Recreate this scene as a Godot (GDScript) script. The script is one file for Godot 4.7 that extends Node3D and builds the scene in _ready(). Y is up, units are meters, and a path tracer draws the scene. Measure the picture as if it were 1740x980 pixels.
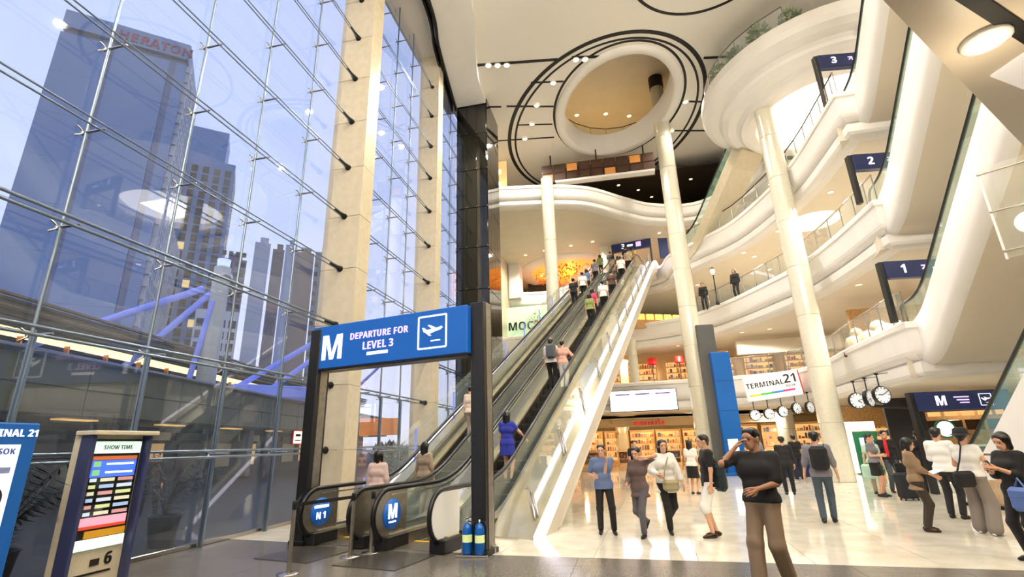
extends Node3D
# A shopping atrium at dusk. World: y up, the glass wall stands along x = -8.1 and runs to -z, the floor is y = 0.

var M := {}
var used := {}
var box_cache := {}
const NTH := ["first", "second", "third", "fourth", "fifth", "sixth", "seventh", "eighth", "ninth", "tenth", "eleventh", "twelfth"]

# ---------- bookkeeping ----------
func numbered(called: String) -> String:
	if not used.has(called):
		used[called] = 0
		return called
	used[called] += 1
	return "%s_%03d" % [called, used[called]]

func tag(o: Node3D, label: String, category: String, group := "") -> Node3D:
	o.set_meta("label", label)
	o.set_meta("category", category)
	if group != "":
		o.set_meta("group", group)
	return o

func thing(called: String, label: String, category: String, at := Vector3.ZERO, turn := 0.0, group := "") -> Node3D:
	var o := Node3D.new()
	o.name = numbered(called)
	add_child(o)
	o.position = at
	o.rotation.y = turn
	tag(o, label, category, group)
	return o

func obj(called: String, s, mat: Material, parent: Node = null) -> MeshInstance3D:
	var o := MeshInstance3D.new()
	if s is SurfaceTool:
		s.generate_normals()
		o.mesh = s.commit()
	else:
		o.mesh = s
	o.material_override = mat
	if parent == null or parent == self:
		o.name = numbered(called)
		add_child(o)
	else:
		o.name = called
		parent.add_child(o, true)
	return o

func struct(called: String, s, mat: Material, parent: Node = null) -> MeshInstance3D:
	var o := obj(called, s, mat, parent)
	o.set_meta("kind", "structure")
	return o

func dup(o: Node3D, called: String, at: Vector3, turn: float, label: String, group := "") -> Node3D:
	var r: Node3D = o.duplicate()
	r.name = numbered(called)
	add_child(r)
	r.position = at
	r.rotation.y = turn
	r.set_meta("label", label)
	if group != "":
		r.set_meta("group", group)
	return r

# points (x, z) in the order in which they stand from left to right, seen from the entrance
func from_left(pts: Array) -> Array:
	var r := pts.duplicate()
	r.sort_custom(func(a, b): return a.x / absf(a.y) < b.x / absf(b.y))
	return r

# ---------- shapes ----------
func st() -> SurfaceTool:
	var s := SurfaceTool.new()
	s.begin(Mesh.PRIMITIVE_TRIANGLES)
	return s

func tri(s: SurfaceTool, a: Vector3, b: Vector3, c: Vector3, g := -1) -> void:
	s.set_smooth_group(g)
	s.add_vertex(a)
	s.add_vertex(b)
	s.add_vertex(c)

func quad(s: SurfaceTool, a: Vector3, b: Vector3, c: Vector3, d: Vector3, g := -1) -> void:
	tri(s, a, b, c, g)
	tri(s, a, c, d, g)

func face(s: SurfaceTool, pts: Array, mid: Vector3) -> void:
	var n: Vector3 = (pts[0] - pts[2]).cross(pts[0] - pts[1])
	var c: Vector3 = (pts[0] + pts[1] + pts[2]) / 3.0
	if n.dot(c - mid) < 0:
		pts.reverse()
	for i in range(1, pts.size() - 1):
		tri(s, pts[0], pts[i], pts[i + 1])

# a box of full size e round c, with chamfered edges when ch > 0
func box(s: SurfaceTool, c: Vector3, e: Vector3, ch := 0.0, b := Basis()) -> void:
	var h := e / 2.0
	ch = minf(ch, minf(h.x, minf(h.y, h.z)) * 0.9)
	var P := func(x: float, y: float, z: float) -> Vector3: return c + b * Vector3(x, y, z)
	for ax in 3:
		for sg in [-1.0, 1.0]:
			var pts := []
			for k in [[-1, -1], [1, -1], [1, 1], [-1, 1]]:
				var v := Vector3.ZERO
				v[ax] = sg * h[ax]
				v[(ax + 1) % 3] = k[0] * (h[(ax + 1) % 3] - ch)
				v[(ax + 2) % 3] = k[1] * (h[(ax + 2) % 3] - ch)
				pts.append(P.call(v.x, v.y, v.z))
			face(s, pts, c)
	if ch <= 0.0:
		return
	for ax in 3:
		var u := (ax + 1) % 3
		var w := (ax + 2) % 3
		for su in [-1.0, 1.0]:
			for sw in [-1.0, 1.0]:
				var pts := []
				for k in [[-1, 0], [1, 0], [1, 1], [-1, 1]]:
					var v := Vector3.ZERO
					v[ax] = k[0] * (h[ax] - ch)
					v[u] = su * (h[u] - (ch if k[1] == 1 else 0.0))
					v[w] = sw * (h[w] - (ch if k[1] == 0 else 0.0))
					pts.append(P.call(v.x, v.y, v.z))
				face(s, pts, c)
	for sx in [-1.0, 1.0]:
		for sy in [-1.0, 1.0]:
			for sz in [-1.0, 1.0]:
				face(s, [P.call(sx * h.x, sy * (h.y - ch), sz * (h.z - ch)), P.call(sx * (h.x - ch), sy * h.y, sz * (h.z - ch)), P.call(sx * (h.x - ch), sy * (h.y - ch), sz * h.z)], c)

func bx(c: Vector3, e: Vector3, ch := 0.0, b := Basis()) -> SurfaceTool:
	var s := st()
	box(s, c, e, ch, b)
	return s

# a shared, centred box mesh
func bmesh(e: Vector3, ch := 0.0) -> Mesh:
	var k := "%s %s" % [e, ch]
	if not box_cache.has(k):
		var s := bx(Vector3.ZERO, e, ch)
		s.generate_normals()
		box_cache[k] = s.commit()
	return box_cache[k]

func put(called: String, mesh: Mesh, mat: Material, parent: Node, at: Vector3, b := Basis()) -> MeshInstance3D:
	var o := obj(called, mesh, mat, parent)
	o.transform = Transform3D(b, at)
	return o

# from here to there, a bar of rectangular section
func bar(s: SurfaceTool, a: Vector3, b: Vector3, w: float, h: float, ch := 0.0, up := Vector3.UP) -> void:
	var z := (b - a).normalized()
	if absf(z.dot(up)) > 0.99:
		up = Vector3.RIGHT
	var x := up.cross(z).normalized()
	box(s, (a + b) / 2.0, Vector3(w, h, a.distance_to(b)), ch, Basis(x, z.cross(x), z))

func tube(s: SurfaceTool, pts: Array, r, n := 8, caps := true) -> void:
	var rings := []
	var t0: Vector3 = (pts[1] - pts[0]).normalized()
	var x := t0.cross(Vector3.UP)
	if x.length() < 0.05:
		x = t0.cross(Vector3.RIGHT)
	x = x.normalized()
	for i in pts.size():
		var t: Vector3 = (pts[mini(i + 1, pts.size() - 1)] - pts[maxi(i - 1, 0)]).normalized()
		x = (x - t * x.dot(t)).normalized()
		var y := t.cross(x)
		var ring := []
		var rr: float = r[i] if r is Array else r
		for k in n:
			var a := TAU * k / n
			ring.append(pts[i] + (x * cos(a) + y * sin(a)) * rr)
		rings.append(ring)
	for i in pts.size() - 1:
		for k in n:
			var k2 := (k + 1) % n
			quad(s, rings[i][k], rings[i + 1][k], rings[i + 1][k2], rings[i][k2], 1)
	if caps:
		for e in [0, pts.size() - 1]:
			var inward: Vector3 = pts[1] if e == 0 else pts[pts.size() - 2]
			face(s, rings[e].duplicate(), inward)

# a profile of Vector2(radius, height) turned round the y axis
func lathe(s: SurfaceTool, prof: Array, n := 24, xf := Transform3D(), a0 := 0.0, a1 := TAU, g := 1) -> void:
	for i in prof.size() - 1:
		var p: Vector2 = prof[i]
		var q: Vector2 = prof[i + 1]
		for k in n:
			var a := lerpf(a0, a1, float(k) / n)
			var b := lerpf(a0, a1, float(k + 1) / n)
			var A := xf * Vector3(p.x * cos(a), p.y, p.x * sin(a))
			var B := xf * Vector3(q.x * cos(a), q.y, q.x * sin(a))
			var C := xf * Vector3(q.x * cos(b), q.y, q.x * sin(b))
			var D := xf * Vector3(p.x * cos(b), p.y, p.x * sin(b))
			var gg := g if g != 4 else 10 + i
			if p.x > 0.0005:
				tri(s, A, C, D, gg)
			if q.x > 0.0005:
				tri(s, A, B, C, gg)

# a polygon in xy, extruded from z0 to z1, placed by xf
func prism(s: SurfaceTool, poly: PackedVector2Array, z0: float, z1: float, xf := Transform3D()) -> void:
	if not Geometry2D.is_polygon_clockwise(poly):
		poly.reverse()
	var idx := Geometry2D.triangulate_polygon(poly)
	for i in range(0, idx.size(), 3):
		var a := poly[idx[i]]
		var b := poly[idx[i + 1]]
		var c := poly[idx[i + 2]]
		if (b - a).cross(c - a) > 0:
			var t := b
			b = c
			c = t
		tri(s, xf * Vector3(a.x, a.y, z1), xf * Vector3(b.x, b.y, z1), xf * Vector3(c.x, c.y, z1))
		tri(s, xf * Vector3(a.x, a.y, z0), xf * Vector3(c.x, c.y, z0), xf * Vector3(b.x, b.y, z0))
	for i in poly.size():
		var a := poly[i]
		var b := poly[(i + 1) % poly.size()]
		quad(s, xf * Vector3(a.x, a.y, z1), xf * Vector3(a.x, a.y, z0), xf * Vector3(b.x, b.y, z0), xf * Vector3(b.x, b.y, z1))

# a floor plan (x, z) made into a plate from y0 to y1
func plate(s: SurfaceTool, plan: PackedVector2Array, y0: float, y1: float) -> void:
	var p := PackedVector2Array()
	for v in plan:
		p.append(Vector2(v.x, -v.y))
	prism(s, p, y0, y1, Transform3D(Basis(Vector3.RIGHT, Vector3(0, 0, -1), Vector3.UP), Vector3.ZERO))

func arc2(c: Vector2, r: Vector2, n: int, turn := 0.0) -> PackedVector2Array:
	var p := PackedVector2Array()
	for k in n:
		var a := TAU * k / n
		p.append(c + Vector2(r.x * cos(a), r.y * sin(a)).rotated(turn))
	return p

# a smoothed polyline in plan
func smooth(pts: Array, sub := 6) -> Array:
	var out := []
	for i in pts.size() - 1:
		var p0: Vector2 = pts[maxi(i - 1, 0)]
		var p3: Vector2 = pts[mini(i + 2, pts.size() - 1)]
		for k in sub:
			out.append(pts[i].cubic_interpolate(pts[i + 1], p0, p3, float(k) / sub))
	out.append(pts[-1])
	return out

# a closed profile (outward offset to the right of travel, height) swept along a path in plan
func sweep(s: SurfaceTool, path: Array, prof: Array, g := -1) -> void:
	var rows := []
	for i in path.size():
		var a: Vector2 = (path[i] - path[maxi(i - 1, 0)]).normalized()
		var b: Vector2 = (path[mini(i + 1, path.size() - 1)] - path[i]).normalized()
		var t := (a + b).normalized()
		var n := Vector2(-t.y, t.x)
		var k := 1.0 / maxf(0.5, sqrt((1.0 + (a.dot(b) if a != Vector2.ZERO and b != Vector2.ZERO else 1.0)) / 2.0))
		var row := []
		for p in prof:
			var w: Vector2 = path[i] + n * p.x * k
			row.append(Vector3(w.x, p.y, w.y))
		rows.append(row)
	for i in path.size() - 1:
		for j in prof.size():
			var j2 := (j + 1) % prof.size()
			quad(s, rows[i][j], rows[i][j2], rows[i + 1][j2], rows[i + 1][j], g)
	for e in [0, path.size() - 1]:
		var pp := PackedVector2Array(prof)
		var idx := Geometry2D.triangulate_polygon(pp)
		for i in range(0, idx.size(), 3):
			tri(s, rows[e][idx[i]], rows[e][idx[i + 1]], rows[e][idx[i + 2]])

func words(text: String, size: float, mat: Material, parent: Node, at: Vector3, b := Basis(), called := "lettering", depth := 0.01, font := "Droid Sans", weight := 700) -> MeshInstance3D:
	var t := TextMesh.new()
	var f := SystemFont.new()
	f.font_names = [font]
	f.font_weight = weight
	t.font = f
	t.text = text
	t.font_size = 64
	t.pixel_size = size / 46.0
	t.depth = depth
	t.curve_step = 4.0
	return put(called, t, mat, parent, at, b)

# ---------- materials ----------
func mat(color: Color, rough := 0.6, metal := 0.0, spec := 0.5) -> StandardMaterial3D:
	var m := StandardMaterial3D.new()
	m.albedo_color = color
	m.roughness = rough
	m.metallic = metal
	m.metallic_specular = spec
	return m

func glow(color: Color, energy: float) -> StandardMaterial3D:
	var m := mat(color, 0.5)
	m.emission_enabled = true
	m.emission = color
	m.emission_energy_multiplier = energy
	return m

func glass(color: Color, alpha: float) -> StandardMaterial3D:
	var m := mat(Color(color, alpha), 0.02)
	m.transparency = BaseMaterial3D.TRANSPARENCY_ALPHA
	return m

func noisy(m: StandardMaterial3D, freq: float, lo: Color, hi: Color, scale := 1.0, seed_ := 1, warp := false, size := 512, octaves := 5) -> StandardMaterial3D:
	var n := FastNoiseLite.new()
	n.seed = seed_
	n.frequency = freq
	n.fractal_octaves = octaves
	n.domain_warp_enabled = warp
	n.domain_warp_amplitude = 40.0
	var t := NoiseTexture2D.new()
	t.width = size
	t.height = size
	t.seamless = true
	t.noise = n
	var g := Gradient.new()
	g.set_color(0, lo)
	g.set_color(1, hi)
	t.color_ramp = g
	m.albedo_texture = t
	m.uv1_triplanar = true
	m.uv1_world_triplanar = true
	m.uv1_scale = Vector3.ONE * scale
	return m

func make_materials() -> void:
	M.white = noisy(mat(Color(0.935, 0.92, 0.9), 0.55), 0.01, Color(0.975, 0.975, 0.975), Color.WHITE, 0.3, 3, false, 256)
	M.ceiling = mat(Color(0.92, 0.9, 0.865), 0.75)
	M.belly = mat(Color(0.85, 0.8, 0.72), 0.4)
	M.soffit = noisy(mat(Color(0.88, 0.84, 0.77), 0.6), 0.01, Color(0.97, 0.97, 0.97), Color.WHITE, 0.3, 4, false, 256)
	M.cream = noisy(mat(Color(0.8, 0.755, 0.655), 0.25), 0.012, Color(0.93, 0.93, 0.92), Color.WHITE, 0.5, 5, true)
	M.marble = noisy(mat(Color(0.9, 0.885, 0.84), 0.06, 0.0, 0.8), 0.008, Color(0.9, 0.88, 0.84), Color.WHITE, 0.35, 6, true)
	M.joint = mat(Color(0.6, 0.56, 0.5), 0.6)
	M.granite = noisy(mat(Color(0.47, 0.45, 0.42), 0.22, 0.0, 0.5), 0.05, Color(0.72, 0.72, 0.72), Color.WHITE, 0.8, 7)
	M.granite_dark = noisy(mat(Color(0.3, 0.285, 0.26), 0.25), 0.05, Color(0.7, 0.7, 0.7), Color.WHITE, 0.8, 8)
	M.black = mat(Color(0.035, 0.033, 0.03), 0.5)
	M.groove = mat(Color(0.05, 0.045, 0.04), 0.7)
	M.rubber = mat(Color(0.03, 0.03, 0.032), 0.35)
	M.dark_metal = mat(Color(0.16, 0.16, 0.165), 0.35, 0.7)
	M.post = mat(Color(0.2, 0.2, 0.2), 0.3, 0.6)
	M.steel = mat(Color(0.72, 0.71, 0.69), 0.22, 1.0)
	M.rod = mat(Color(0.5, 0.56, 0.62), 0.3, 0.9)
	M.brushed = noisy(mat(Color(0.66, 0.63, 0.58), 0.3, 0.9), 0.02, Color(0.85, 0.85, 0.85), Color.WHITE, 0.7, 9)
	M.deck = noisy(mat(Color(0.86, 0.83, 0.72), 0.14, 0.6), 0.01, Color(0.85, 0.84, 0.8), Color.WHITE, 0.4, 10, true)
	M.bronze = mat(Color(0.22, 0.17, 0.12), 0.3, 0.6)
	M.step = mat(Color(0.13, 0.12, 0.11), 0.5, 0.4)
	M.yellow = mat(Color(0.85, 0.68, 0.1), 0.5)
	M.pane = glass(Color(0.82, 0.9, 1.0), 0.03)
	M.rail_glass = glass(Color(0.85, 0.95, 0.92), 0.06)
	M.green_glass = glass(Color(0.75, 0.95, 0.85), 0.12)
	M.smoke_glass = glass(Color(0.12, 0.12, 0.1), 0.55)
	M.black_glass = mat(Color(0.07, 0.068, 0.05), 0.06, 0.0, 0.9)
	M.column = noisy(mat(Color(0.87, 0.85, 0.78), 0.16, 0.1), 0.02, Color(0.95, 0.95, 0.94), Color.WHITE, 0.6, 11)
	M.blue = glow(Color(0.0, 0.34, 0.68), 0.3)
	M.navy = glow(Color(0.06, 0.12, 0.3), 0.2)
	M.letter = glow(Color(0.97, 0.97, 1.0), 1.1)
	M.letter_pink = glow(Color(0.85, 0.75, 0.98), 0.9)
	M.led = glow(Color(0.95, 0.93, 1.0), 2.6)
	M.lamp = glow(Color(1.0, 0.93, 0.78), 9.0)
	M.lamp_warm = glow(Color(1.0, 0.86, 0.62), 5.0)
	M.disc = glow(Color(1.0, 0.985, 0.95), 4.0)
	M.screen_white = glow(Color(0.97, 0.95, 1.0), 1.5)
	M.shop_white = glow(Color(1.0, 0.95, 0.86), 1.1)
	M.shop_warm = glow(Color(1.0, 0.8, 0.5), 0.75)
	M.shop_green = glow(Color(0.8, 0.93, 0.78), 0.55)
	M.gold = mat(Color(0.85, 0.55, 0.18), 0.3, 0.8)
	M.gold_glow = glow(Color(1.0, 0.68, 0.3), 0.75)
	M.wood = noisy(mat(Color(0.84, 0.66, 0.43), 0.5), 0.02, Color(0.8, 0.78, 0.75), Color.WHITE, 0.8, 12)
	M.wood_dark = noisy(mat(Color(0.3, 0.18, 0.1), 0.45), 0.02, Color(0.75, 0.75, 0.75), Color.WHITE, 0.8, 13)
	M.dark_brown = mat(Color(0.13, 0.1, 0.075), 0.5)
	M.leaf = mat(Color(0.05, 0.08, 0.035), 0.5)
	M.leaf_light = mat(Color(0.56, 0.62, 0.5), 0.55)
	M.red = mat(Color(0.75, 0.08, 0.06), 0.45)
	M.paper = mat(Color(0.93, 0.93, 0.92), 0.5)
	M.skin = mat(Color(0.8, 0.61, 0.49), 0.55)
	M.skin_dark = mat(Color(0.66, 0.48, 0.37), 0.55)
	M.hair = mat(Color(0.03, 0.025, 0.022), 0.4)
	M.asphalt = noisy(mat(Color(0.1, 0.095, 0.085), 0.7), 0.05, Color(0.7, 0.7, 0.7), Color.WHITE, 0.5, 14)
	M.concrete = noisy(mat(Color(0.5, 0.49, 0.46), 0.7), 0.02, Color(0.8, 0.8, 0.8), Color.WHITE, 0.3, 15)
	M.olive = mat(Color(0.29, 0.3, 0.2), 0.5)
	M.side = mat(Color(0.8, 0.76, 0.68), 0.3)
	M.stay = glow(Color(0.5, 0.58, 0.95), 0.25)

func lamp_disc(at: Vector3, r: float, energy: float, color: Color, label: String, group: String, m: Material, spot := 74.0) -> Node3D:
	var t := thing("downlight", label, "downlight", at, 0.0, group)
	var s := st()
	lathe(s, [Vector2(r * 1.35, 0.03), Vector2(r * 1.35, -0.025), Vector2(r * 1.05, -0.03), Vector2(r, 0.0)], 16)
	obj("trim_ring", s, M.white, t)
	s = st()
	lathe(s, [Vector2(0.0, -0.012), Vector2(r * 1.02, -0.012)], 16)
	obj("diffuser", s, m, t)
	if energy > 0.0:
		var l: Light3D
		if spot > 0.0:
			l = SpotLight3D.new()
			l.spot_angle = spot
			l.spot_range = 80.0
			l.spot_attenuation = 2.0
			l.spot_angle_attenuation = 0.6
			l.rotation.x = -PI / 2
		else:
			l = OmniLight3D.new()
			l.omni_range = 80.0
			l.omni_attenuation = 2.0
		l.name = "light"
		l.light_energy = energy * 0.42
		l.light_color = color
		l.light_size = r
		l.shadow_enabled = true
		t.add_child(l)
		l.position = Vector3(0, -0.06 - (0.3 if spot <= 0.0 else 0.0), 0)
	return t

# ---------- camera, sky, lamps ----------
func set_up() -> void:
	var cam := Camera3D.new()
	cam.name = "camera"
	cam.transform = Transform3D(Basis(Vector3(0.97504, -0.02838, -0.22021), Vector3(0.09276, 0.95318, 0.28784), Vector3(0.20173, -0.30108, 0.93202)), Vector3(0, 1.66, 0))
	cam.fov = 60.632
	cam.near = 0.1
	cam.far = 600.0
	add_child(cam)
	var sky := ProceduralSkyMaterial.new()
	sky.sky_top_color = Color(0.66, 0.74, 0.95)
	sky.sky_horizon_color = Color(0.87, 0.89, 0.97)
	sky.sky_curve = 0.25
	sky.ground_bottom_color = Color(0.2, 0.2, 0.22)
	sky.ground_horizon_color = Color(0.5, 0.52, 0.58)
	var env := Environment.new()
	env.background_mode = Environment.BG_SKY
	env.sky = Sky.new()
	env.sky.sky_material = sky
	env.background_energy_multiplier = 1.4
	env.tonemap_mode = Environment.TONE_MAPPER_LINEAR
	env.tonemap_exposure = 0.93
	env.sdfgi_enabled = true
	env.ssao_enabled = true
	env.ssil_enabled = true
	var we := WorldEnvironment.new()
	we.name = "environment"
	we.environment = env
	add_child(we)

func lamps() -> void:
	var warm := Color(1.0, 0.965, 0.9)
	var nth := 0
	# spot clusters along the slots of the high ceiling
	nth = 0
	for p in from_left([Vector2(-5.15, -19.75), Vector2(-4.7, -19.87), Vector2(-4.25, -19.97), Vector2(-0.8, -20.47), Vector2(-0.35, -20.56)]):
		lamp_disc(Vector3(p.x, 19.96, p.y), 0.13, 70.0, warm, "bright round downlight in the long dark ceiling slot, %s from the left" % NTH[nth], "downlights in the long ceiling slot", M.lamp)
		nth += 1
	nth = 0
	for p in from_left([Vector2(-2.15, -21.85), Vector2(-3.32, -23.42), Vector2(-3.89, -25.05), Vector2(-4.6, -26.4), Vector2(4.96, -25.29), Vector2(4.4, -27.95)]):
		lamp_disc(Vector3(p.x, 19.96, p.y), 0.13, 60.0, warm, "bright downlight inside the dark rings round the ceiling opening, %s from the left" % NTH[nth], "downlights inside the ceiling ring", M.lamp)
		nth += 1
	nth = 0
	for p in from_left([Vector2(-1.5, -12.0), Vector2(2.5, -12.0), Vector2(6.5, -12.5), Vector2(-1.5, -6.5), Vector2(2.5, -6.5), Vector2(6.5, -6.5)]):
		lamp_disc(Vector3(p.x, 19.96, p.y), 0.16, 80.0, warm, "round downlight in the high white ceiling over the hall, %s from the left" % NTH[nth], "downlights over the front hall", M.lamp)
		nth += 1
	# the luminous disc under the balcony ring
	var l := AreaLight3D.new()
	l.name = "ring_disc_light"
	l.area_size = Vector2(2.4, 2.4)
	l.light_energy = 16.0
	l.light_color = Color(1.0, 0.96, 0.9)
	l.area_range = 80.0
	l.shadow_enabled = true
	l.rotation.x = -PI / 2
	l.position = Vector3(10.45, 16.4, -22.8)
	add_child(l)
	# added globe lamps, out of view behind the camera, brightening ceilings and faces
	nth = 0
	for p in [Vector3(-4.0, 14.0, 3.0), Vector3(1.5, 14.5, 5.5), Vector3(8.0, 14.0, 3.5), Vector3(15.0, 14.0, -3.0)]:
		var t := thing("fill_pendant", "added globe lamp hanging unseen in the front hall, %s from the glass wall" % NTH[nth], "lamp", p, 0.0, "added globe lamps of the front hall")
		var s := st()
		lathe(s, [Vector2(0, -0.2), Vector2(0.14, -0.14), Vector2(0.2, 0), Vector2(0.14, 0.14), Vector2(0, 0.2)], 20)
		obj("globe_bulb", s, M.disc, t)
		s = st()
		tube(s, [Vector3(0, 0.19, 0), Vector3(0, 20.0 - p.y, 0)], 0.015, 6)
		obj("cord", s, M.black, t)
		lamp_point(Vector3.ZERO, 58.0, warm, t)
		nth += 1
	# soffit lights, level by level
	var up4 := "small round downlight in the soffit below the top gallery"
	nth = 0
	for p in from_left([Vector2(-6.3, -34.3), Vector2(-4.77, -33.8), Vector2(-2.77, -33.4), Vector2(-1.18, -33.1), Vector2(3.39, -32.85), Vector2(5.67, -31.84), Vector2(-5.5, -38.0), Vector2(1.5, -38.0)]):
		lamp_disc(Vector3(p.x, 15.28, p.y), 0.11, 48.0, warm, up4 + ", %s from the left" % NTH[nth], "soffit downlights of the fourth level", M.lamp_warm)
		nth += 1
	nth = 0
	for p in from_left([Vector2(8.33, -25.32), Vector2(8.02, -28.91), Vector2(7.28, -28.06), Vector2(5.49, -33.65), Vector2(8.76, -20.04), Vector2(9.39, -21.42), Vector2(11.08, -18.99), Vector2(11.60, -25.32), Vector2(9.49, -31.65)]):
		lamp_disc(Vector3(p.x, 11.54, p.y), 0.11, 48.0, warm, "small round downlight in the soffit of the third level, %s from the left" % NTH[nth], "soffit downlights of the third level", M.lamp_warm)
		nth += 1
	nth = 0
	for p in from_left([Vector2(9.49, -19.31), Vector2(9.71, -21.73), Vector2(11.71, -27.01), Vector2(12.77, -29.22), Vector2(8.86, -25.74), Vector2(8.33, -29.75), Vector2(6.96, -30.17), Vector2(3.69, -33.23), Vector2(12.13, -20.04), Vector2(0.00, -35.34)]):
		lamp_disc(Vector3(p.x, 7.45, p.y), 0.11, 48.0, warm, "small round downlight in the soffit of the second level, %s from the left" % NTH[nth], "soffit downlights of the second level", M.lamp_warm)
		nth += 1
	nth = 0
	for p in from_left([Vector2(9.5, -19.0), Vector2(12.5, -19.5), Vector2(10.0, -23.5), Vector2(13.5, -24.5), Vector2(8.5, -28.5), Vector2(4.5, -29.8), Vector2(0.5, -30.5), Vector2(4.0, -34.5), Vector2(0.0, -35.0), Vector2(8.5, -33.5), Vector2(12.5, -30.0)]):
		lamp_disc(Vector3(p.x, 3.27, p.y), 0.11, 26.0, warm, "small round downlight in the soffit over the ground floor shops, %s from the left" % NTH[nth], "soffit downlights of the first level", M.lamp_warm)
		nth += 1
	# the low soffit over the camera
	nth = 0
	lamp_disc(Vector3(2.415, 4.0, -3.085), 0.095, 0.55, Color(1.0, 0.92, 0.78), "bright round downlight in the low beige soffit beside the dark groove", "", M.lamp, 0.0)
	for p in [Vector2(6.0, -6.0), Vector2(3.0, 1.5), Vector2(8.0, -2.0), Vector2(11.0, -6.5)]:
		nth += 1
		lamp_disc(Vector3(p.x, 4.0, p.y), 0.12, 30.0, Color(1.0, 0.92, 0.78), "round downlight in the low beige entrance soffit, %s from the camera" % NTH[nth - 1], "downlights of the low soffit", M.lamp)

# ---------- the shell ----------
func tiles(called: String, region: PackedVector2Array, origin: Vector2, turn: float, size: float, nx: Array, nz: Array, m: Material, parent: Node) -> void:
	for i in range(nx[0], nx[1]):
		for j in range(nz[0], nz[1]):
			var p := PackedVector2Array()
			for k in [Vector2(0, 0), Vector2(1, 0), Vector2(1, 1), Vector2(0, 1)]:
				var e: Vector2 = Vector2(i, j) * size + k * size + (Vector2(0.5, 0.5) - k) * 0.008
				p.append(origin + e.rotated(turn))
			for part in Geometry2D.intersect_polygons(p, region):
				var area := 0.0
				for k in part.size():
					area += part[k].cross(part[(k + 1) % part.size()])
				if absf(area) < 0.1:
					continue
				var s := st()
				plate(s, part, -0.03, 0.0)
				obj(called, s, m, parent)

func shell() -> void:
	var s := st()
	# floor: dark granite in front, polished pale marble behind
	var line := [Vector2(-8.1, -9.5), Vector2(-6.2, -9.2), Vector2(-2.18, -8.42), Vector2(4.58, -8.05), Vector2(24.0, -7.0)]
	var front := PackedVector2Array(line + [Vector2(24, 12), Vector2(-8.1, 12)])
	var back := PackedVector2Array([Vector2(-8.1, -46), Vector2(24, -46), line[4], line[3], line[2], line[1], line[0]])
	plate(s, front, -0.4, -0.012)
	var f0 := struct("floor", s, M.joint)
	var near := PackedVector2Array([Vector2(-8.1, -3.0), line[0], line[1], line[2], line[3], Vector2(7.5, -7.85), Vector2(7.5, -3.0)])
	tiles("tile", near, Vector2(-8.1, -3.0), 0.0, 1.2, [0, 14], [-6, 0], M.granite, f0)
	s = st()
	plate(s, PackedVector2Array([Vector2(-8.1, -3.0), Vector2(7.5, -3.0), Vector2(7.5, -7.9), Vector2(24, -7.0), Vector2(24, 12), Vector2(-8.1, 12)]), -0.03, 0.0)
	obj("paving", s, M.granite, f0)
	s = st()
	plate(s, back, -0.4, -0.012)
	var f1 := struct("floor", s, M.joint)
	var mid := PackedVector2Array([Vector2(-8.1, -24), Vector2(16, -24), Vector2(16, -7.4), line[3], line[2], line[1], line[0]])
	tiles("tile", mid, Vector2(-2.18, -8.42), 0.053, 1.5, [-5, 13], [-12, 2], M.marble, f1)
	s = st()
	plate(s, PackedVector2Array([Vector2(-8.1, -46), Vector2(24, -46), Vector2(24, -7.0), Vector2(16, -7.4), Vector2(16, -24), Vector2(-8.1, -24)]), -0.03, 0.0)
	obj("paving", s, M.marble, f1)
	# outer walls, with thickness, so that daylight comes in by the glass alone
	struct("wall_right", bx(Vector3(24.2, 12.5, -17), Vector3(0.4, 26, 60)), M.white)
	struct("wall_back", bx(Vector3(7.9, 12.5, -46.2), Vector3(33, 26, 0.4)), M.soffit)
	struct("wall_front", bx(Vector3(7.9, 12.5, 12.2), Vector3(33, 26, 0.4)), M.white)
	struct("wall_left", bx(Vector3(-8.3, 12.5, 7.0), Vector3(0.4, 26, 10.2)), M.cream)
	struct("wall_left", bx(Vector3(-8.3, 12.5, -35.5), Vector3(0.4, 26, 21.4)), M.cream)
	struct("wall_left", bx(Vector3(-8.3, 22.8, -10.5), Vector3(0.4, 5.6, 25.0)), M.white)
	struct("ceiling", bx(Vector3(7.9, 25.7, -17), Vector3(33, 0.4, 60)), M.ceiling)

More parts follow.
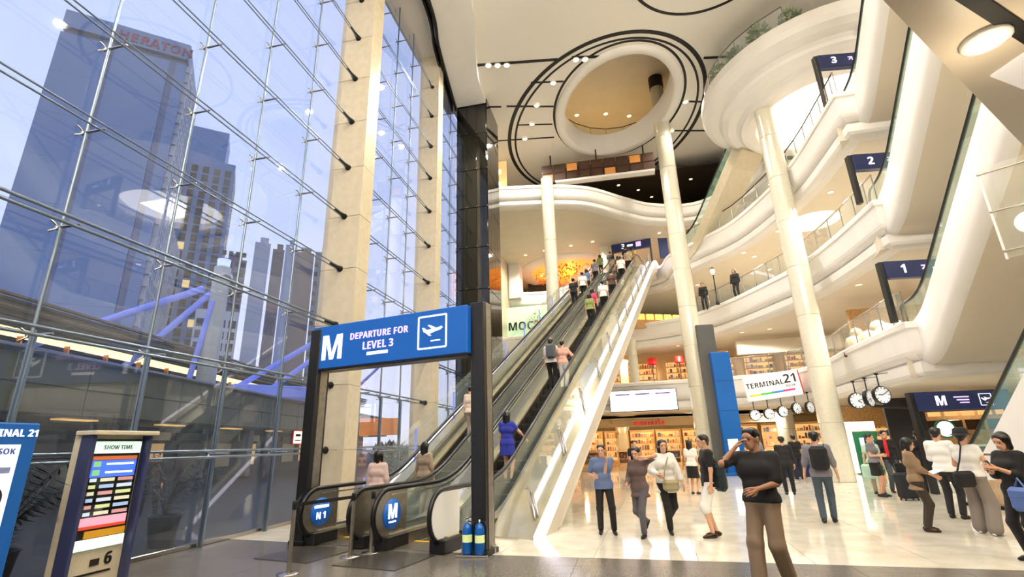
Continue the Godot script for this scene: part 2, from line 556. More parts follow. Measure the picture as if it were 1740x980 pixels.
const ROW := 1.65
func glass_wall() -> void:
	var bays := [[1.9, 0.15, -1.6, -3.37, -5.13, -6.89, -8.65, -10.4, -11.95], [-12.6, -14.06, -15.5, -17.0, -18.5], [-19.1, -20.6, -22.1, -23.4, -24.8]]
	var pane_m := {}
	var fit := st()
	box(fit, Vector3.ZERO, Vector3(0.07, 0.07, 0.07), 0.02)
	for q in [Vector3(0, 0.09, 0.09), Vector3(0, 0.09, -0.09), Vector3(0, -0.09, 0.09), Vector3(0, -0.09, -0.09)]:
		tube(fit, [Vector3(0.02, 0, 0), q * 0.7 + Vector3(0.0, 0, 0), q + Vector3(-0.03, 0, 0)], 0.016, 5)
	fit.generate_normals()
	var fitm := fit.commit()
	var sr := st()
	tube(sr, [Vector3(0, 0, 0), Vector3(0.42, 0.0, 0)], [0.026, 0.018], 6)
	sr.generate_normals()
	var strm := sr.commit()
	for bi in bays.size():
		var zs: Array = bays[bi]
		var w := Node3D.new()
		w.name = "window_%d" % (bi + 1)
		w.set_meta("kind", "structure")
		add_child(w)
		for i in zs.size() - 1:
			var wd: float = zs[i] - zs[i + 1]
			for k in 12:
				var key := snappedf(wd, 0.001)
				if not pane_m.has(key):
					pane_m[key] = bmesh(Vector3(0.014, ROW - 0.014, wd - 0.014))
				put("pane", pane_m[key], M.pane, w, Vector3(-8.1, ROW * (k + 0.5), (zs[i] + zs[i + 1]) / 2))
		var z0: float = zs[0]
		var z1: float = zs[-1]
		for i in zs.size():
			var edge: bool = i == 0 or i == zs.size() - 1
			if not edge:
				var vs := st()
				tube(vs, [Vector3(-7.99, 0, zs[i]), Vector3(-7.99, 20.0, zs[i])], 0.026, 6)
				obj("tension_rod", vs, M.rod, w)
			for k in range(1, 12):
				if not edge:
					put("glass_fitting", fitm, M.steel, w, Vector3(-8.05, ROW * k, zs[i]))
					put("strut", strm, M.steel, w, Vector3(-8.03, ROW * k, zs[i]))
		for k in range(1, 12):
			for d in [0.055, -0.055]:
				var hs := st()
				tube(hs, [Vector3(-7.62, ROW * k + d, z0), Vector3(-7.62, ROW * k + d, z1)], 0.016 if k > 3 else 0.026, 6)
				obj("cable", hs, M.rod, w)
		var sill := bx(Vector3(-8.1, 0.04, (z0 + z1) / 2), Vector3(0.14, 0.08, z0 - z1), 0.01)
		obj("window_sill", sill, M.steel, w)
		# slim steel uprights at the foot of the wall
		for i in range(1, zs.size() - 1):
			obj("mullion", bx(Vector3(-7.93, 1.65, zs[i]), Vector3(0.05, 3.3, 0.05), 0.008), M.rod, w)
	# clad columns between the bays
	var cols := [[-11.95, -12.6, -7.1], [-18.5, -19.1, -7.3]]
	for c in cols:
		var z0: float = c[0]
		var z1: float = c[1]
		var t := Node3D.new()
		t.name = numbered("pillar")
		t.set_meta("kind", "structure")
		add_child(t)
		for k in 13:
			var y0 := 1.65 * k
			var hgt := minf(1.65, 20.0 - y0)
			obj("cladding_panel", bx(Vector3((-8.25 + c[2]) / 2, y0 + hgt / 2, (z0 + z1) / 2), Vector3(c[2] + 8.25, hgt - 0.008, z0 - z1), 0.006), M.cream, t)
		for k in range(1, 12):
			var b := st()
			lathe(b, [Vector2(0.0, 0.5), Vector2(0.028, 0.5), Vector2(0.04, 0.3), Vector2(0.09, 0.02), Vector2(0.1, 0.0), Vector2(0, 0)], 8, Transform3D(Basis(Vector3.RIGHT, PI / 2), Vector3(-7.62, 1.65 * k, z0)))
			obj("cable_bracket", b, M.dark_metal, t)
	# black glass lift shaft behind the last bay
	var sh := Node3D.new()
	sh.name = "lift_shaft"
	sh.set_meta("kind", "structure")
	add_child(sh)
	for k in 9:
		for j in 3:
			var y := 0.1 + 2.2 * k
			obj("glass_panel", bx(Vector3(-7.3 + 0.55 * j, y + 1.09, -22.0), Vector3(0.535, 2.17, 0.06), 0.005), M.black_glass, sh)
		for j in 4:
			obj("glass_panel", bx(Vector3(-5.92, 0.1 + 2.2 * k + 1.09, -22.35 - 0.62 * j), Vector3(0.06, 2.17, 0.6), 0.005), M.black_glass, sh)
		for j in 4:
			var b := st()
			tube(b, [Vector3(-7.55 + 0.55 * j, 0.12 + 2.2 * k, -21.97), Vector3(-7.55 + 0.55 * j, 0.12 + 2.2 * k, -21.9)], 0.03, 8)
			obj("glass_fitting", b, M.steel, sh)
	obj("shaft_core", bx(Vector3(-6.75, 10, -23.3), Vector3(1.5, 19.8, 2.4)), M.dark_brown, sh)

func ring_strip(s: SurfaceTool, c: Vector2, a: Vector2, w: float, y: float, n := 96, turn := 0.0) -> void:
	var o := arc2(c, a + Vector2(w, w) / 2, n, turn)
	var i := arc2(c, a - Vector2(w, w) / 2, n, turn)
	for k in n:
		var k2 := (k + 1) % n
		quad(s, Vector3(o[k].x, y, o[k].y), Vector3(i[k].x, y, i[k].y), Vector3(i[k2].x, y, i[k2].y), Vector3(o[k2].x, y, o[k2].y), 1)
		quad(s, Vector3(o[k].x, y, o[k].y), Vector3(o[k2].x, y, o[k2].y), Vector3(o[k2].x, y + 0.04, o[k2].y), Vector3(o[k].x, y + 0.04, o[k].y), 2)
		quad(s, Vector3(i[k].x, y, i[k].y), Vector3(i[k].x, y + 0.04, i[k].y), Vector3(i[k2].x, y + 0.04, i[k2].y), Vector3(i[k2].x, y, i[k2].y), 2)

func high_ceiling() -> void:
	# the ceiling at 20 m with its oval opening: strips from the oval out to the rectangle
	var c := Vector2(1.1, -25.0)
	var hr := Vector2(3.0, 4.35)
	var hole := arc2(c, hr, 96, -0.25)
	var lo := Vector2(-8.1, -45.9)
	var hi := Vector2(23.9, 11.9)
	var s := st()
	for y in [20.0, 21.3]:
		for k in 96:
			var pts := []
			for kk in [k, (k + 1) % 96]:
				var d := (hole[kk] - c).normalized()
				var t := 1e9
				if absf(d.x) > 1e-6:
					t = minf(t, ((hi.x if d.x > 0 else lo.x) - c.x) / d.x)
				if absf(d.y) > 1e-6:
					t = minf(t, ((hi.y if d.y > 0 else lo.y) - c.y) / d.y)
				pts.append([hole[kk], c + d * t])
			quad(s, Vector3(pts[0][0].x, y, pts[0][0].y), Vector3(pts[0][1].x, y, pts[0][1].y), Vector3(pts[1][1].x, y, pts[1][1].y), Vector3(pts[1][0].x, y, pts[1][0].y))
			if y == 20.0:
				quad(s, Vector3(pts[0][0].x, 20, pts[0][0].y), Vector3(pts[1][0].x, 20, pts[1][0].y), Vector3(pts[1][0].x, 21.3, pts[1][0].y), Vector3(pts[0][0].x, 21.3, pts[0][0].y), 3)
	var ce := struct("ceiling", s, M.ceiling)
	# white drum round the opening, dark shadow gaps round it
	s = st()
	var n := 96
	var prof := [Vector2(-0.02, 21.3), Vector2(-0.02, 19.95), Vector2(0.04, 19.86), Vector2(0.46, 19.86), Vector2(0.52, 19.93), Vector2(0.52, 20.02)]
	for j in prof.size() - 1:
		var A := arc2(c, hr + Vector2.ONE * prof[j].x, n, -0.25)
		var B := arc2(c, hr + Vector2.ONE * prof[j + 1].x, n, -0.25)
		for k in n:
			var k2 := (k + 1) % n
			quad(s, Vector3(A[k].x, prof[j].y, A[k].y), Vector3(B[k].x, prof[j + 1].y, B[k].y), Vector3(B[k2].x, prof[j + 1].y, B[k2].y), Vector3(A[k2].x, prof[j].y, A[k2].y), 1)
	obj("opening_drum", s, M.white, ce)
	s = st()
	ring_strip(s, Vector2(1.13, -24.9), Vector2(3.62, 5.02), 0.13, 19.985, 96, -0.2)
	obj("shadow_gap", s, M.groove, ce)
	for q in [[5.2, 7.4, 0.12], [5.58, 7.78, 0.22]]:
		s = st()
		ring_strip(s, Vector2(0.06, -26.9), Vector2(q[0], q[1]), q[2], 19.985, 96, -0.356)
		obj("shadow_gap", s, M.groove, ce)
	s = st()
	ring_strip(s, Vector2(4.8, -15.9), Vector2(3.1, 3.1), 0.14, 19.985)
	obj("shadow_gap", s, M.groove, ce)
	var slots := [[-5.8, -19.6, -1.7, -20.25, 0.16], [-1.0, -20.3, 0.4, -20.6, 0.16], [-6.5, -22.75, -5.3, -23.05, 0.12], [-5.0, -23.1, -2.4, -23.8, 0.12], [-3.3, -21.55, -1.6, -21.9, 0.1], [-4.75, -24.95, -2.7, -25.4, 0.08], [-7.0, -26.1, -2.8, -26.75, 0.1], [5.5, -22.0, 7.0, -22.3, 0.14], [4.7, -25.2, 7.3, -26.0, 0.12], [4.1, -27.9, 8.2, -29.0, 0.12]]
	for q in slots:
		s = st()
		bar(s, Vector3(q[0], 19.99, q[1]), Vector3(q[2], 19.99, q[3]), q[4], 0.04)
		obj("light_slot", s, M.groove, ce)
	# bulkhead along the glass, and the dark gap beside it
	var outer := [Vector2(-6.1, -8.0), Vector2(-6.42, -15.0), Vector2(-6.91, -17.4), Vector2(-7.24, -19.5), Vector2(-7.6, -21.9)]
	var inner := [Vector2(-3.9, -8.0), Vector2(-4.74, -15.45), Vector2(-5.2, -17.6), Vector2(-5.74, -19.86), Vector2(-5.9, -21.9)]
	var so := smooth(outer)
	var si := smooth(inner)
	var poly := PackedVector2Array(so)
	si.reverse()
	poly.append_array(PackedVector2Array(si))
	s = st()
	plate(s, poly, 19.5, 20.05)
	struct("trim_1", s, M.white)
	for q in [[0.0, 0.1], [0.2, 0.07]]:
		s = st()
		var tr := []
		for v in so:
			tr.append(v + Vector2(-q[0] - 0.06, 0))
		sweep(s, tr, [Vector2(0, 19.3), Vector2(q[1], 19.3), Vector2(q[1], 19.9), Vector2(0, 19.9)])
		struct("trim_2", s, M.groove)

# a floor slab with a moulded edge; the atrium lies to the right of the path's travel
func gallery(called: String, lead: Array, path: Array, far: Array, top: float, depth: float, dir := 1.0) -> void:
	var p := lead + smooth(path, 5)
	var s := st()
	var d := depth / 1.5
	var prof := [Vector2(0.06, top), Vector2(0.1, top - 0.05), Vector2(0.1, top - 0.2), Vector2(0.04, top - 0.24), Vector2(0.0, top - 0.7 * d)]
	for k in 5:
		var a := PI / 2 * (k + 1) / 5.0
		prof.append(Vector2(-0.3 + 0.3 * cos(a), top - 0.7 * d - 0.34 * d * sin(a)))
	prof.append_array([Vector2(-0.26, top - 1.07 * d), Vector2(-0.2, top - 1.12 * d), Vector2(-0.22, top - 1.38 * d), Vector2(-0.3, top - 1.46 * d), Vector2(-0.5, top - 1.5 * d), Vector2(-0.8, top - 1.5 * d), Vector2(-0.8, top)])
	var pr := []
	for v in prof:
		pr.append(Vector2(v.x * dir, v.y))
	sweep(s, p, pr)
	var t := Node3D.new()
	t.name = numbered(called)
	t.set_meta("kind", "structure")
	add_child(t)
	obj("moulded_edge", s, M.white, t)
	var poly := PackedVector2Array()
	for i in p.size():
		var a: Vector2 = p[maxi(i - 1, 0)]
		var b: Vector2 = p[mini(i + 1, p.size() - 1)]
		var n := Vector2(-(b - a).y, (b - a).x).normalized() * dir
		poly.append(p[i] - n * 0.6)
	poly.append_array(PackedVector2Array(far))
	s = st()
	plate(s, poly, top - depth + 0.02, top - 0.36)
	obj("slab", s, M.soffit, t)

# glass railing along a path
func railing(path: Array, y: float, hgt: float, label: String, off := -0.18, bronze := false) -> void:
	var p := []
	for i in path.size():
		var a: Vector2 = path[maxi(i - 1, 0)]
		var b: Vector2 = path[mini(i + 1, path.size() - 1)]
		p.append(path[i] + Vector2(-(b - a).y, (b - a).x).normalized() * off)
	var t := thing("glass_railing", label, "railing")
	var top := []
	for i in p.size():
		top.append(Vector3(p[i].x, y + hgt, p[i].y))
	var s := st()
	tube(s, top, 0.03, 6)
	obj("handrail", s, M.bronze if bronze else M.steel, t)
	for i in p.size() - 1:
		var a := Vector3(p[i].x, y, p[i].y)
		var b := Vector3(p[i + 1].x, y, p[i + 1].y)
		s = st()
		var u := (b - a).normalized() * 0.02
		bar(s, a + u + Vector3(0, hgt / 2, 0), b - u + Vector3(0, hgt / 2, 0), 0.014, hgt - 0.1)
		obj("glass_panel", s, M.rail_glass, t)
		s = st()
		box(s, a + Vector3(0, hgt / 2, 0), Vector3(0.035, hgt, 0.035), 0.006)
		obj("post", s, M.steel, t)

func galleries() -> void:
	var l1 := [Vector2(13.71, -16.46), Vector2(8.55, -16.93), Vector2(8.52, -17.93), Vector2(8.70, -21.10), Vector2(9.02, -25.32), Vector2(8.33, -28.06), Vector2(5.49, -29.22), Vector2(1.05, -29.75), Vector2(-3.17, -30.17), Vector2(-8.49, -30.59)]
	gallery("balcony", [Vector2(25.21, -16.9), Vector2(8.55, -16.9)], l1.slice(2), [Vector2(-8.49, -48.42), Vector2(25.21, -48.42), Vector2(25.21, -16.93)], 4.87, 1.62, -1.0)
	var l2 := [Vector2(8.60, -17.09), Vector2(8.55, -19.62), Vector2(8.23, -22.89), Vector2(7.38, -25.53), Vector2(6.22, -28.38), Vector2(4.75, -30.91), Vector2(2.64, -32.39), Vector2(-1.05, -33.34), Vector2(-8.49, -33.97)]
	gallery("balcony", [Vector2(23.9, -16.95), Vector2(8.62, -16.95)], l2.slice(1), [Vector2(-8.49, -48.42), Vector2(25.21, -48.42), Vector2(25.21, -17.09)], 8.98, 1.55, -1.0)
	var l3 := [Vector2(8.18, -16.88), Vector2(8.18, -18.36), Vector2(8.12, -21.10), Vector2(7.70, -23.84), Vector2(6.65, -27.22), Vector2(5.01, -29.54), Vector2(3.69, -31.44), Vector2(3.11, -33.76), Vector2(0.63, -34.55), Vector2(-1.90, -35.03), Vector2(-5.06, -36.92), Vector2(-8.49, -36.29)]
	gallery("balcony", [Vector2(23.9, -16.7), Vector2(8.2, -16.7)], l3.slice(1), [Vector2(-8.49, -48.42), Vector2(25.21, -48.42), Vector2(25.21, -16.88)], 13.1, 1.58, -1.0)
	var l4 := [Vector2(9.0, -26.4), Vector2(7.6, -29.6), Vector2(5.6, -31.3), Vector2(3.0, -30.7), Vector2(1.2, -29.3), Vector2(-1.0, -27.3), Vector2(-3.4, -26.4), Vector2(-6.0, -25.9), Vector2(-8.05, -25.3)]
	gallery("balcony", [], l4, [Vector2(-8.05, -45.9), Vector2(23.9, -45.9), Vector2(23.9, -26.4)], 16.5, 1.2, -1.0)
	var r1 := smooth(l1.slice(1), 3)
	railing(r1.slice(1, 16), 4.87, 1.0, "glass railing along the lowest white balcony edge beside the hanging clocks", 0.2)
	railing(smooth(l2, 3).slice(0, 17), 8.98, 1.0, "glass railing along the middle white balcony edge above the grey totem", 0.2)
	railing(smooth(l3, 3).slice(0, 18), 13.1, 1.0, "glass railing along the upper white balcony edge under the bright ceiling disc", 0.2, true)
	# the round balcony with the luminous disc beneath
	var c := Vector3(10.45, 0.8, -22.8)
	var s := st()
	lathe(s, [Vector2(4.85, 17.2), Vector2(5.12, 17.2), Vector2(5.22, 17.1), Vector2(5.22, 16.7), Vector2(5.12, 16.45), Vector2(4.85, 16.28), Vector2(4.48, 16.2), Vector2(4.38, 16.05), Vector2(4.33, 15.9), Vector2(4.11, 15.72), Vector2(3.75, 15.66), Vector2(3.61, 15.55), Vector2(3.54, 15.42), Vector2(3.32, 15.36), Vector2(2.90, 15.36), Vector2(2.81, 15.42), Vector2(2.76, 15.9)], 72, Transform3D(Basis(), c), 0, TAU, 4)
	lathe(s, [Vector2(4.85, 17.2), Vector2(4.85, 16.6), Vector2(0.01, 16.6)], 72, Transform3D(Basis(), c))
	var rg := struct("ceiling", s, M.white)
	s = st()
	lathe(s, [Vector2(0, 15.85), Vector2(2.79, 15.85)], 72, Transform3D(Basis(), c))
	obj("luminous_disc_light", s, M.disc, rg)
	s = st()
	plate(s, PackedVector2Array([Vector2(10.45, -17.9), Vector2(23.9, -17.9), Vector2(23.9, -27.8), Vector2(10.45, -27.75)]), 16.75, 17.3)
	struct("balcony", s, M.soffit)
	var rp := []
	for k in 15:
		var a := deg_to_rad(120 + 13 * k)
		rp.append(Vector2(c.x + 4.96 * cos(a), c.z + 4.96 * sin(a)))
	railing(rp, 18.0, 1.0, "curved glass railing on top of the round balcony with the shrubs", 0.05)
	for k in 4:
		var a := deg_to_rad([118, 134, 150, 166][k])
		var base := Vector3(c.x + 4.55 * cos(a), 18.0, c.z + 4.55 * sin(a))
		shrub(base, 0.9 + 0.15 * (k % 2), 60 + k, ["pale green bushy shrub on the rim of the round balcony, first from the right", "pale green bushy shrub on the rim of the round balcony, second from the right", "pale green bushy shrub on the rim of the round balcony, third from the right", "pale green bushy shrub on the rim of the round balcony, farthest left"][k])
	# round columns
	column("column", Vector3(7.62, 0, -21.75), 0.42, 16.5)
	column("column", Vector3(3.75, 0, -27.1), 0.47, 20.0)
	column("column", Vector3(-3.3, 0, -25.88), 0.36, 16.6)
	column("column", Vector3(-0.45, 12.9, -34.6), 0.38, 2.6)
	column("column", Vector3(-0.35, 0, -37.2), 0.5, 3.2)
	column("column", Vector3(0.75, 4.6, -31.6), 0.28, 3.1)
	column("column", Vector3(9.4, 0, -34.0), 0.5, 3.2)
	# level above the oval opening: a tan ceiling and one column with a black head
	struct("ceiling", bx(Vector3(1, 25.0, -26), Vector3(17, 0.3, 20)), M.soffit)
	var t := Node3D.new()
	t.name = numbered("column")
	t.set_meta("kind", "structure")
	add_child(t)
	s = st()
	lathe(s, [Vector2(0.42, 21.3), Vector2(0.42, 24.0)], 24, Transform3D(Basis(), Vector3(4.0, 0, -29.0)))
	obj("shaft", s, M.column, t)
	s = st()
	lathe(s, [Vector2(0.46, 24.0), Vector2(0.46, 24.85)], 24, Transform3D(Basis(), Vector3(4.0, 0, -29.0)))
	obj("column_head", s, M.black, t)
	for k in 4:
		var q: Vector2 = [Vector2(-1.5, -31.5), Vector2(0.6, -31.9), Vector2(2.3, -32.6), Vector2(-4.6, -27.5)][k]
		lamp_disc(Vector3(q.x, 24.83, q.y), 0.15, 22.0, Color(1, 0.85, 0.6), "warm downlight seen up through the oval ceiling opening, %s of four" % NTH[k], "downlights above the oval opening", M.lamp_warm)
	var orail := []
	for k in 14:
		var a := deg_to_rad(170 + 15 * k)
		orail.append(Vector2(1.2 + 4.2 * cos(a), -24.9 + 5.3 * sin(a)))
	railing(orail, 21.3, 1.0, "glass railing round the oval opening in the high ceiling", 0.0, true)

func column(called: String, base: Vector3, r: float, hgt: float) -> void:
	var t := Node3D.new()
	t.name = numbered(called)
	t.set_meta("kind", "structure")
	t.position = base
	add_child(t)
	var y := 0.0
	var i := 0
	while y < hgt - 0.05:
		var h := minf(2.1, hgt - y)
		var s := st()
		lathe(s, [Vector2(r - 0.02, y), Vector2(r, y + 0.015), Vector2(r, y + h - 0.015), Vector2(r - 0.02, y + h)], 28, Transform3D(), 0.0, TAU, 4)
		obj("cladding_ring", s, M.column, t)
		y += h
		i += 1

func shrub(base: Vector3, size: float, seed_: int, label: String, dark := false) -> void:
	var rng := RandomNumberGenerator.new()
	rng.seed = seed_
	var t := thing("shrub", label, "shrub", base)
	var stem := st()
	tube(stem, [Vector3(0, 0, 0), Vector3(0, size * 0.5, 0)], [0.03, 0.015], 6)
	obj("stem", stem, M.bronze, t)
	var s := st()
	for k in 260:
		var d := Vector3(rng.randfn(), rng.randfn(), rng.randfn()).normalized()
		var p := Vector3(0, size * 0.55, 0) + d * size * (0.3 + 0.2 * rng.randf())
		var n := (d + Vector3(rng.randf_range(-0.7, 0.7), rng.randf_range(-0.2, 0.9), rng.randf_range(-0.7, 0.7))).normalized()
		var x := n.cross(Vector3.UP).normalized()
		var l := size * 0.13
		tri(s, p - x * l * 0.35, p + n * l, p + x * l * 0.35)
		tri(s, p - x * l * 0.35, p + x * l * 0.35, p - n * l * 0.6)
	var f := obj("foliage", s, M.leaf if dark else M.leaf_light, t)
	f.set_meta("kind", "stuff")

func low_soffit() -> void:
	var edge := [Vector2(-1.0, 0.15), Vector2(1.64, -2.6), Vector2(3.6, -4.63), Vector2(7.3, -8.45)]
	var s := st()
	plate(s, PackedVector2Array(edge + [Vector2(23.9, -8.45), Vector2(23.9, 11.9), Vector2(-1.0, 11.9)]), 4.0, 4.4)
	var t := struct("ceiling", s, M.belly)
	var g := st()
	bar(g, Vector3(1.5, 3.995, -2.22), Vector3(4.0, 3.995, -4.16), 0.085, 0.012)
	obj("shadow_gap", g, M.groove, t)
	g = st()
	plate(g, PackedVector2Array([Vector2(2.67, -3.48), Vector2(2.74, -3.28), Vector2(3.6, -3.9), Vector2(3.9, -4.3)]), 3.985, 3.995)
	obj("bright_patch_glow", g, M.sign_white, t)  # soft glow stands in for a brightly lit pale surface; no lamp here

# ---------- escalators ----------
func sweep3(s: SurfaceTool, frames: Array, prof: Array, g := -1, closed := true) -> void:
	var rows := []
	for f in frames:
		var row := []
		for p in prof:
			row.append(f * Vector3(p.x, p.y, 0))
		rows.append(row)
	for i in frames.size() - 1:
		for j in prof.size() - (0 if closed else 1):
			var j2 := (j + 1) % prof.size()
			quad(s, rows[i][j], rows[i][j2], rows[i + 1][j2], rows[i + 1][j], g)
	if closed:
		for e in [0, frames.size() - 1]:
			var idx := Geometry2D.triangulate_polygon(PackedVector2Array(prof))
			for i in range(0, idx.size(), 3):
				tri(s, rows[e][idx[i]], rows[e][idx[i + 1]], rows[e][idx[i + 2]])

func ramp(x: float, w: float) -> float:
	if x < -w:
		return 0.0
	if x > w:
		return x
	return (x + w) * (x + w) / (4.0 * w)

# height of an escalator's step line at run u
func rise(u: float, u0: float, u1: float, k: float) -> float:
	return k * (ramp(u - u0, 0.8) - ramp(u - u1, 0.8))

func frames_along(o: Vector3, dir: Vector3, us: Array, y: Callable, s_off: float, dy: float) -> Array:
	var right := dir.cross(Vector3.UP)
	var out := []
	for u in us:
		out.append(Transform3D(Basis(right, Vector3.UP, -dir), o + dir * u + right * s_off + Vector3(0, y.call(u) + dy, 0)))
	return out

func steps_of(a: float, b: float, n: int) -> Array:
	var r := []
	for i in n + 1:
		r.append(lerpf(a, b, float(i) / n))
	return r

func strip(o: Vector3, dir: Vector3, us: Array, y: Callable, prof: Array, g := -1) -> SurfaceTool:
	var s := st()
	sweep3(s, frames_along(o, dir, us, y, 0.0, 0.0), prof, g)
	return s

func rect(x0: float, x1: float, y0: float, y1: float) -> Array:
	return [Vector2(x0, y0), Vector2(x1, y0), Vector2(x1, y1), Vector2(x0, y1)]

func long_escalators() -> void:
	var al := deg_to_rad(11.5)
	var dir := Vector3(sin(al), 0, -cos(al))
	var right := Vector3(cos(al), 0, sin(al))
	var o := Vector3(-4.4, 0, -8.8)
	var k := 0.577
	var y := func(u: float) -> float: return rise(u, 2.2, 24.5, k)
	var us := steps_of(0.0, 2.8, 14) + steps_of(3.2, 23.4, 6) + steps_of(23.6, 26.4, 10)
	var lanes := [[-0.93, "left-hand long escalator, nearest the glass wall, behind the round blue text disc"], [0.72, "right-hand long escalator with the dark step band, behind the round blue disc lettered M"]]
	for li in 2:
		var c: float = lanes[li][0]
		var t := thing("escalator", lanes[li][1], "escalator", o)
		var cs := c
		# steps
		var u := 0.6
		while u < 26.0:
			var h: float = y.call(u + 0.2)
			var stp := put("step", bmesh(Vector3(0.86, 0.24, 0.4), 0.012), M.step, t, dir * (u + 0.2) + right * cs + Vector3(0, h - 0.115, 0), Basis(right, Vector3.UP, -dir))
			u += 0.4
		for e in [-1.0, 1.0]:
			var sx: float = cs + e * 0.47
			obj("skirt_panel", strip(Vector3.ZERO, dir, us, y, rect(sx - 0.02, sx + 0.02, -0.18, 0.2)), M.brushed, t)
			var so: float = cs + e * 0.56
			obj("deck_strip", strip(Vector3.ZERO, dir, us, y, rect(so - 0.1, so + 0.1, 0.16, 0.24)), M.deck, t)
			obj("balustrade", strip(Vector3.ZERO, dir, us, y, rect(so - 0.012, so + 0.012, 0.24, 0.93)), M.rail_glass, t)
			var ls := strip(Vector3.ZERO, dir, us, y, rect(so - e * 0.03 - 0.012, so - e * 0.03 + 0.012, 0.86, 0.885))
			obj("handrail_steel_strip", ls, M.steel, t)  # bare steel trim below the handrail, not luminous
			# handrail loop with its round newel end
			var hp := []
			for i in 13:
				var a := deg_to_rad(-100.0 - 160.0 * i / 12.0)
				hp.append(dir * (0.0 + 0.42 * cos(a)) + right * so + Vector3(0, 0.55 + 0.42 * sin(a), 0))
			for uu in us.slice(1):
				hp.append(dir * uu + right * so + Vector3(0, y.call(uu) + 0.97, 0))
			var hs := st()
			tube(hs, hp, 0.04, 8)
			obj("handrail", hs, M.rubber, t)
			# the flat newel plate inside the loop
			var pl := st()
			var poly := PackedVector2Array()
			for i in 17:
				var a := deg_to_rad(90.0 + 180.0 * i / 16.0)
				poly.append(Vector2(0.38 * cos(a), 0.55 + 0.38 * sin(a)))
			poly.append(Vector2(0.5, 0.2))
			poly.append(Vector2(0.5, 0.93))
			prism(pl, poly, -0.025, 0.025, Transform3D(Basis(dir, Vector3.UP, right), right * so))
			obj("newel_plate", pl, M.paper if (li == 1 and e > 0) else M.brushed, t)
			var base := st()
			box(base, dir * 0.12 + right * so + Vector3(0, 0.11, 0), Vector3(0.3, 0.22, 0.62), 0.02, Basis(right, Vector3.UP, -dir))
			obj("newel_base", base, M.black, t)
			base = st()
			box(base, dir * 1.5 + right * (so + e * 0.1) + Vector3(0, 0.13, 0), Vector3(0.06, 0.3, 2.2), 0.01, Basis(right, Vector3.UP, -dir))
			obj("plinth_panel", base, M.bronze, t)
		var cp := st()
		box(cp, dir * 0.35 + right * cs + Vector3(0, 0.006, 0), Vector3(0.9, 0.02, 0.7), 0.004, Basis(right, Vector3.UP, -dir))
		obj("comb_plate", cp, M.brushed, t)
		cp = st()
		box(cp, dir * 0.66 + right * cs + Vector3(0, 0.02, 0), Vector3(0.88, 0.012, 0.07), 0.003, Basis(right, Vector3.UP, -dir))
		obj("comb_edge", cp, M.yellow, t)
		# printed disc on the newel plate of the left balustrade
		var so2: float = cs - 0.56
		var dsc := st()
		lathe(dsc, [Vector2(0, 0.012), Vector2(0.25, 0.012), Vector2(0.25, 0.0), Vector2(0, 0)], 28, Transform3D(Basis(dir, right, Vector3.UP), dir * 0.06 + right * (so2 + 0.026) + Vector3(0, 0.55, 0)))
		var dd := obj("printed_disc", dsc, M.blue, t)
		var tb := Basis(dir, Vector3.UP, right)
		var at0 := dir * 0.06 + right * (so2 + 0.042) + Vector3(0, 0.55, 0)
		if li == 1:
			words("M", 0.24, M.letter, dd, at0 + Vector3(0, 0.04, 0), tb)
			obj("printed_line", bx(at0 + Vector3(0, -0.13, 0), Vector3(0.2, 0.025, 0.008), 0.0, tb), M.letter, dd)
		else:
			obj("printed_line", bx(at0 + Vector3(0, 0.09, 0), Vector3(0.36, 0.05, 0.008), 0.0, tb), M.letter, dd)
			words("N 1", 0.12, M.letter, dd, at0 + Vector3(0, -0.07, 0), tb)
	# dark mats in front of both lanes
	for c in [-0.93, 0.72]:
		var m := st()
		box(m, o + dir * -0.75 + right * c + Vector3(0, 0.006, 0), Vector3(1.15, 0.012, 1.1), 0.003, Basis(right, Vector3.UP, -dir))
		tag(obj("floor_mat", m, M.granite_dark), "dark flat mat on the floor before the %s escalator" % ("left-hand" if c < 0 else "right-hand"), "mat")
	# the shared casing: decks, claddings, light lines and fences on both sides
	var t := thing("escalator_casing", "sloping pale metal casing of the long escalators with glowing white edge lines", "casing", o)
	var ud := [1.4] + steps_of(3.2, 23.4, 10) + steps_of(23.6, 26.0, 8)
	var yd := func(u: float) -> float: return maxf(0.0, 0.57 * (u - 1.38) if u < 23.5 else y.call(u) + 0.3)
	obj("deck_panel", strip(Vector3.ZERO, dir, ud, yd, rect(1.4, 2.34, -0.06, 0.02)), M.deck, t)
	obj("deck_panel", strip(Vector3.ZERO, dir, ud, yd, rect(-1.95, -1.6, -0.06, 0.02)), M.deck, t)
	obj("deck_panel", strip(Vector3.ZERO, dir, ud, yd, rect(-0.27, 0.06, -0.3, -0.2)), M.brushed, t)
	obj("light_line_led", strip(Vector3.ZERO, dir, ud, yd, rect(2.33, 2.45, -0.16, 0.05)), M.led, t)
	obj("light_line_led", strip(Vector3.ZERO, dir, ud, yd, rect(-1.99, -1.94, -0.05, 0.04)), M.led, t)
	for e in 11:
		var a := 1.5 + 2.16 * e
		var b := a + 2.15
		var uu := [a, b]
		obj("side_panel", strip(Vector3.ZERO, dir, uu, func(u: float) -> float: return yd.call(u), [Vector2(2.3, -0.07), Vector2(2.4, -0.08), Vector2(2.42, -0.6), Vector2(2.3, -0.85), Vector2(2.2, -0.85)]), M.side, t)
		obj("side_panel", strip(Vector3.ZERO, dir, uu, func(u: float) -> float: return yd.call(u), rect(-1.98, -1.9, -0.95, -0.05)), M.soffit, t)
	obj("belly_panel", strip(Vector3.ZERO, dir, ud, yd, rect(-1.9, 2.3, -0.95, -0.85)), M.soffit, t)
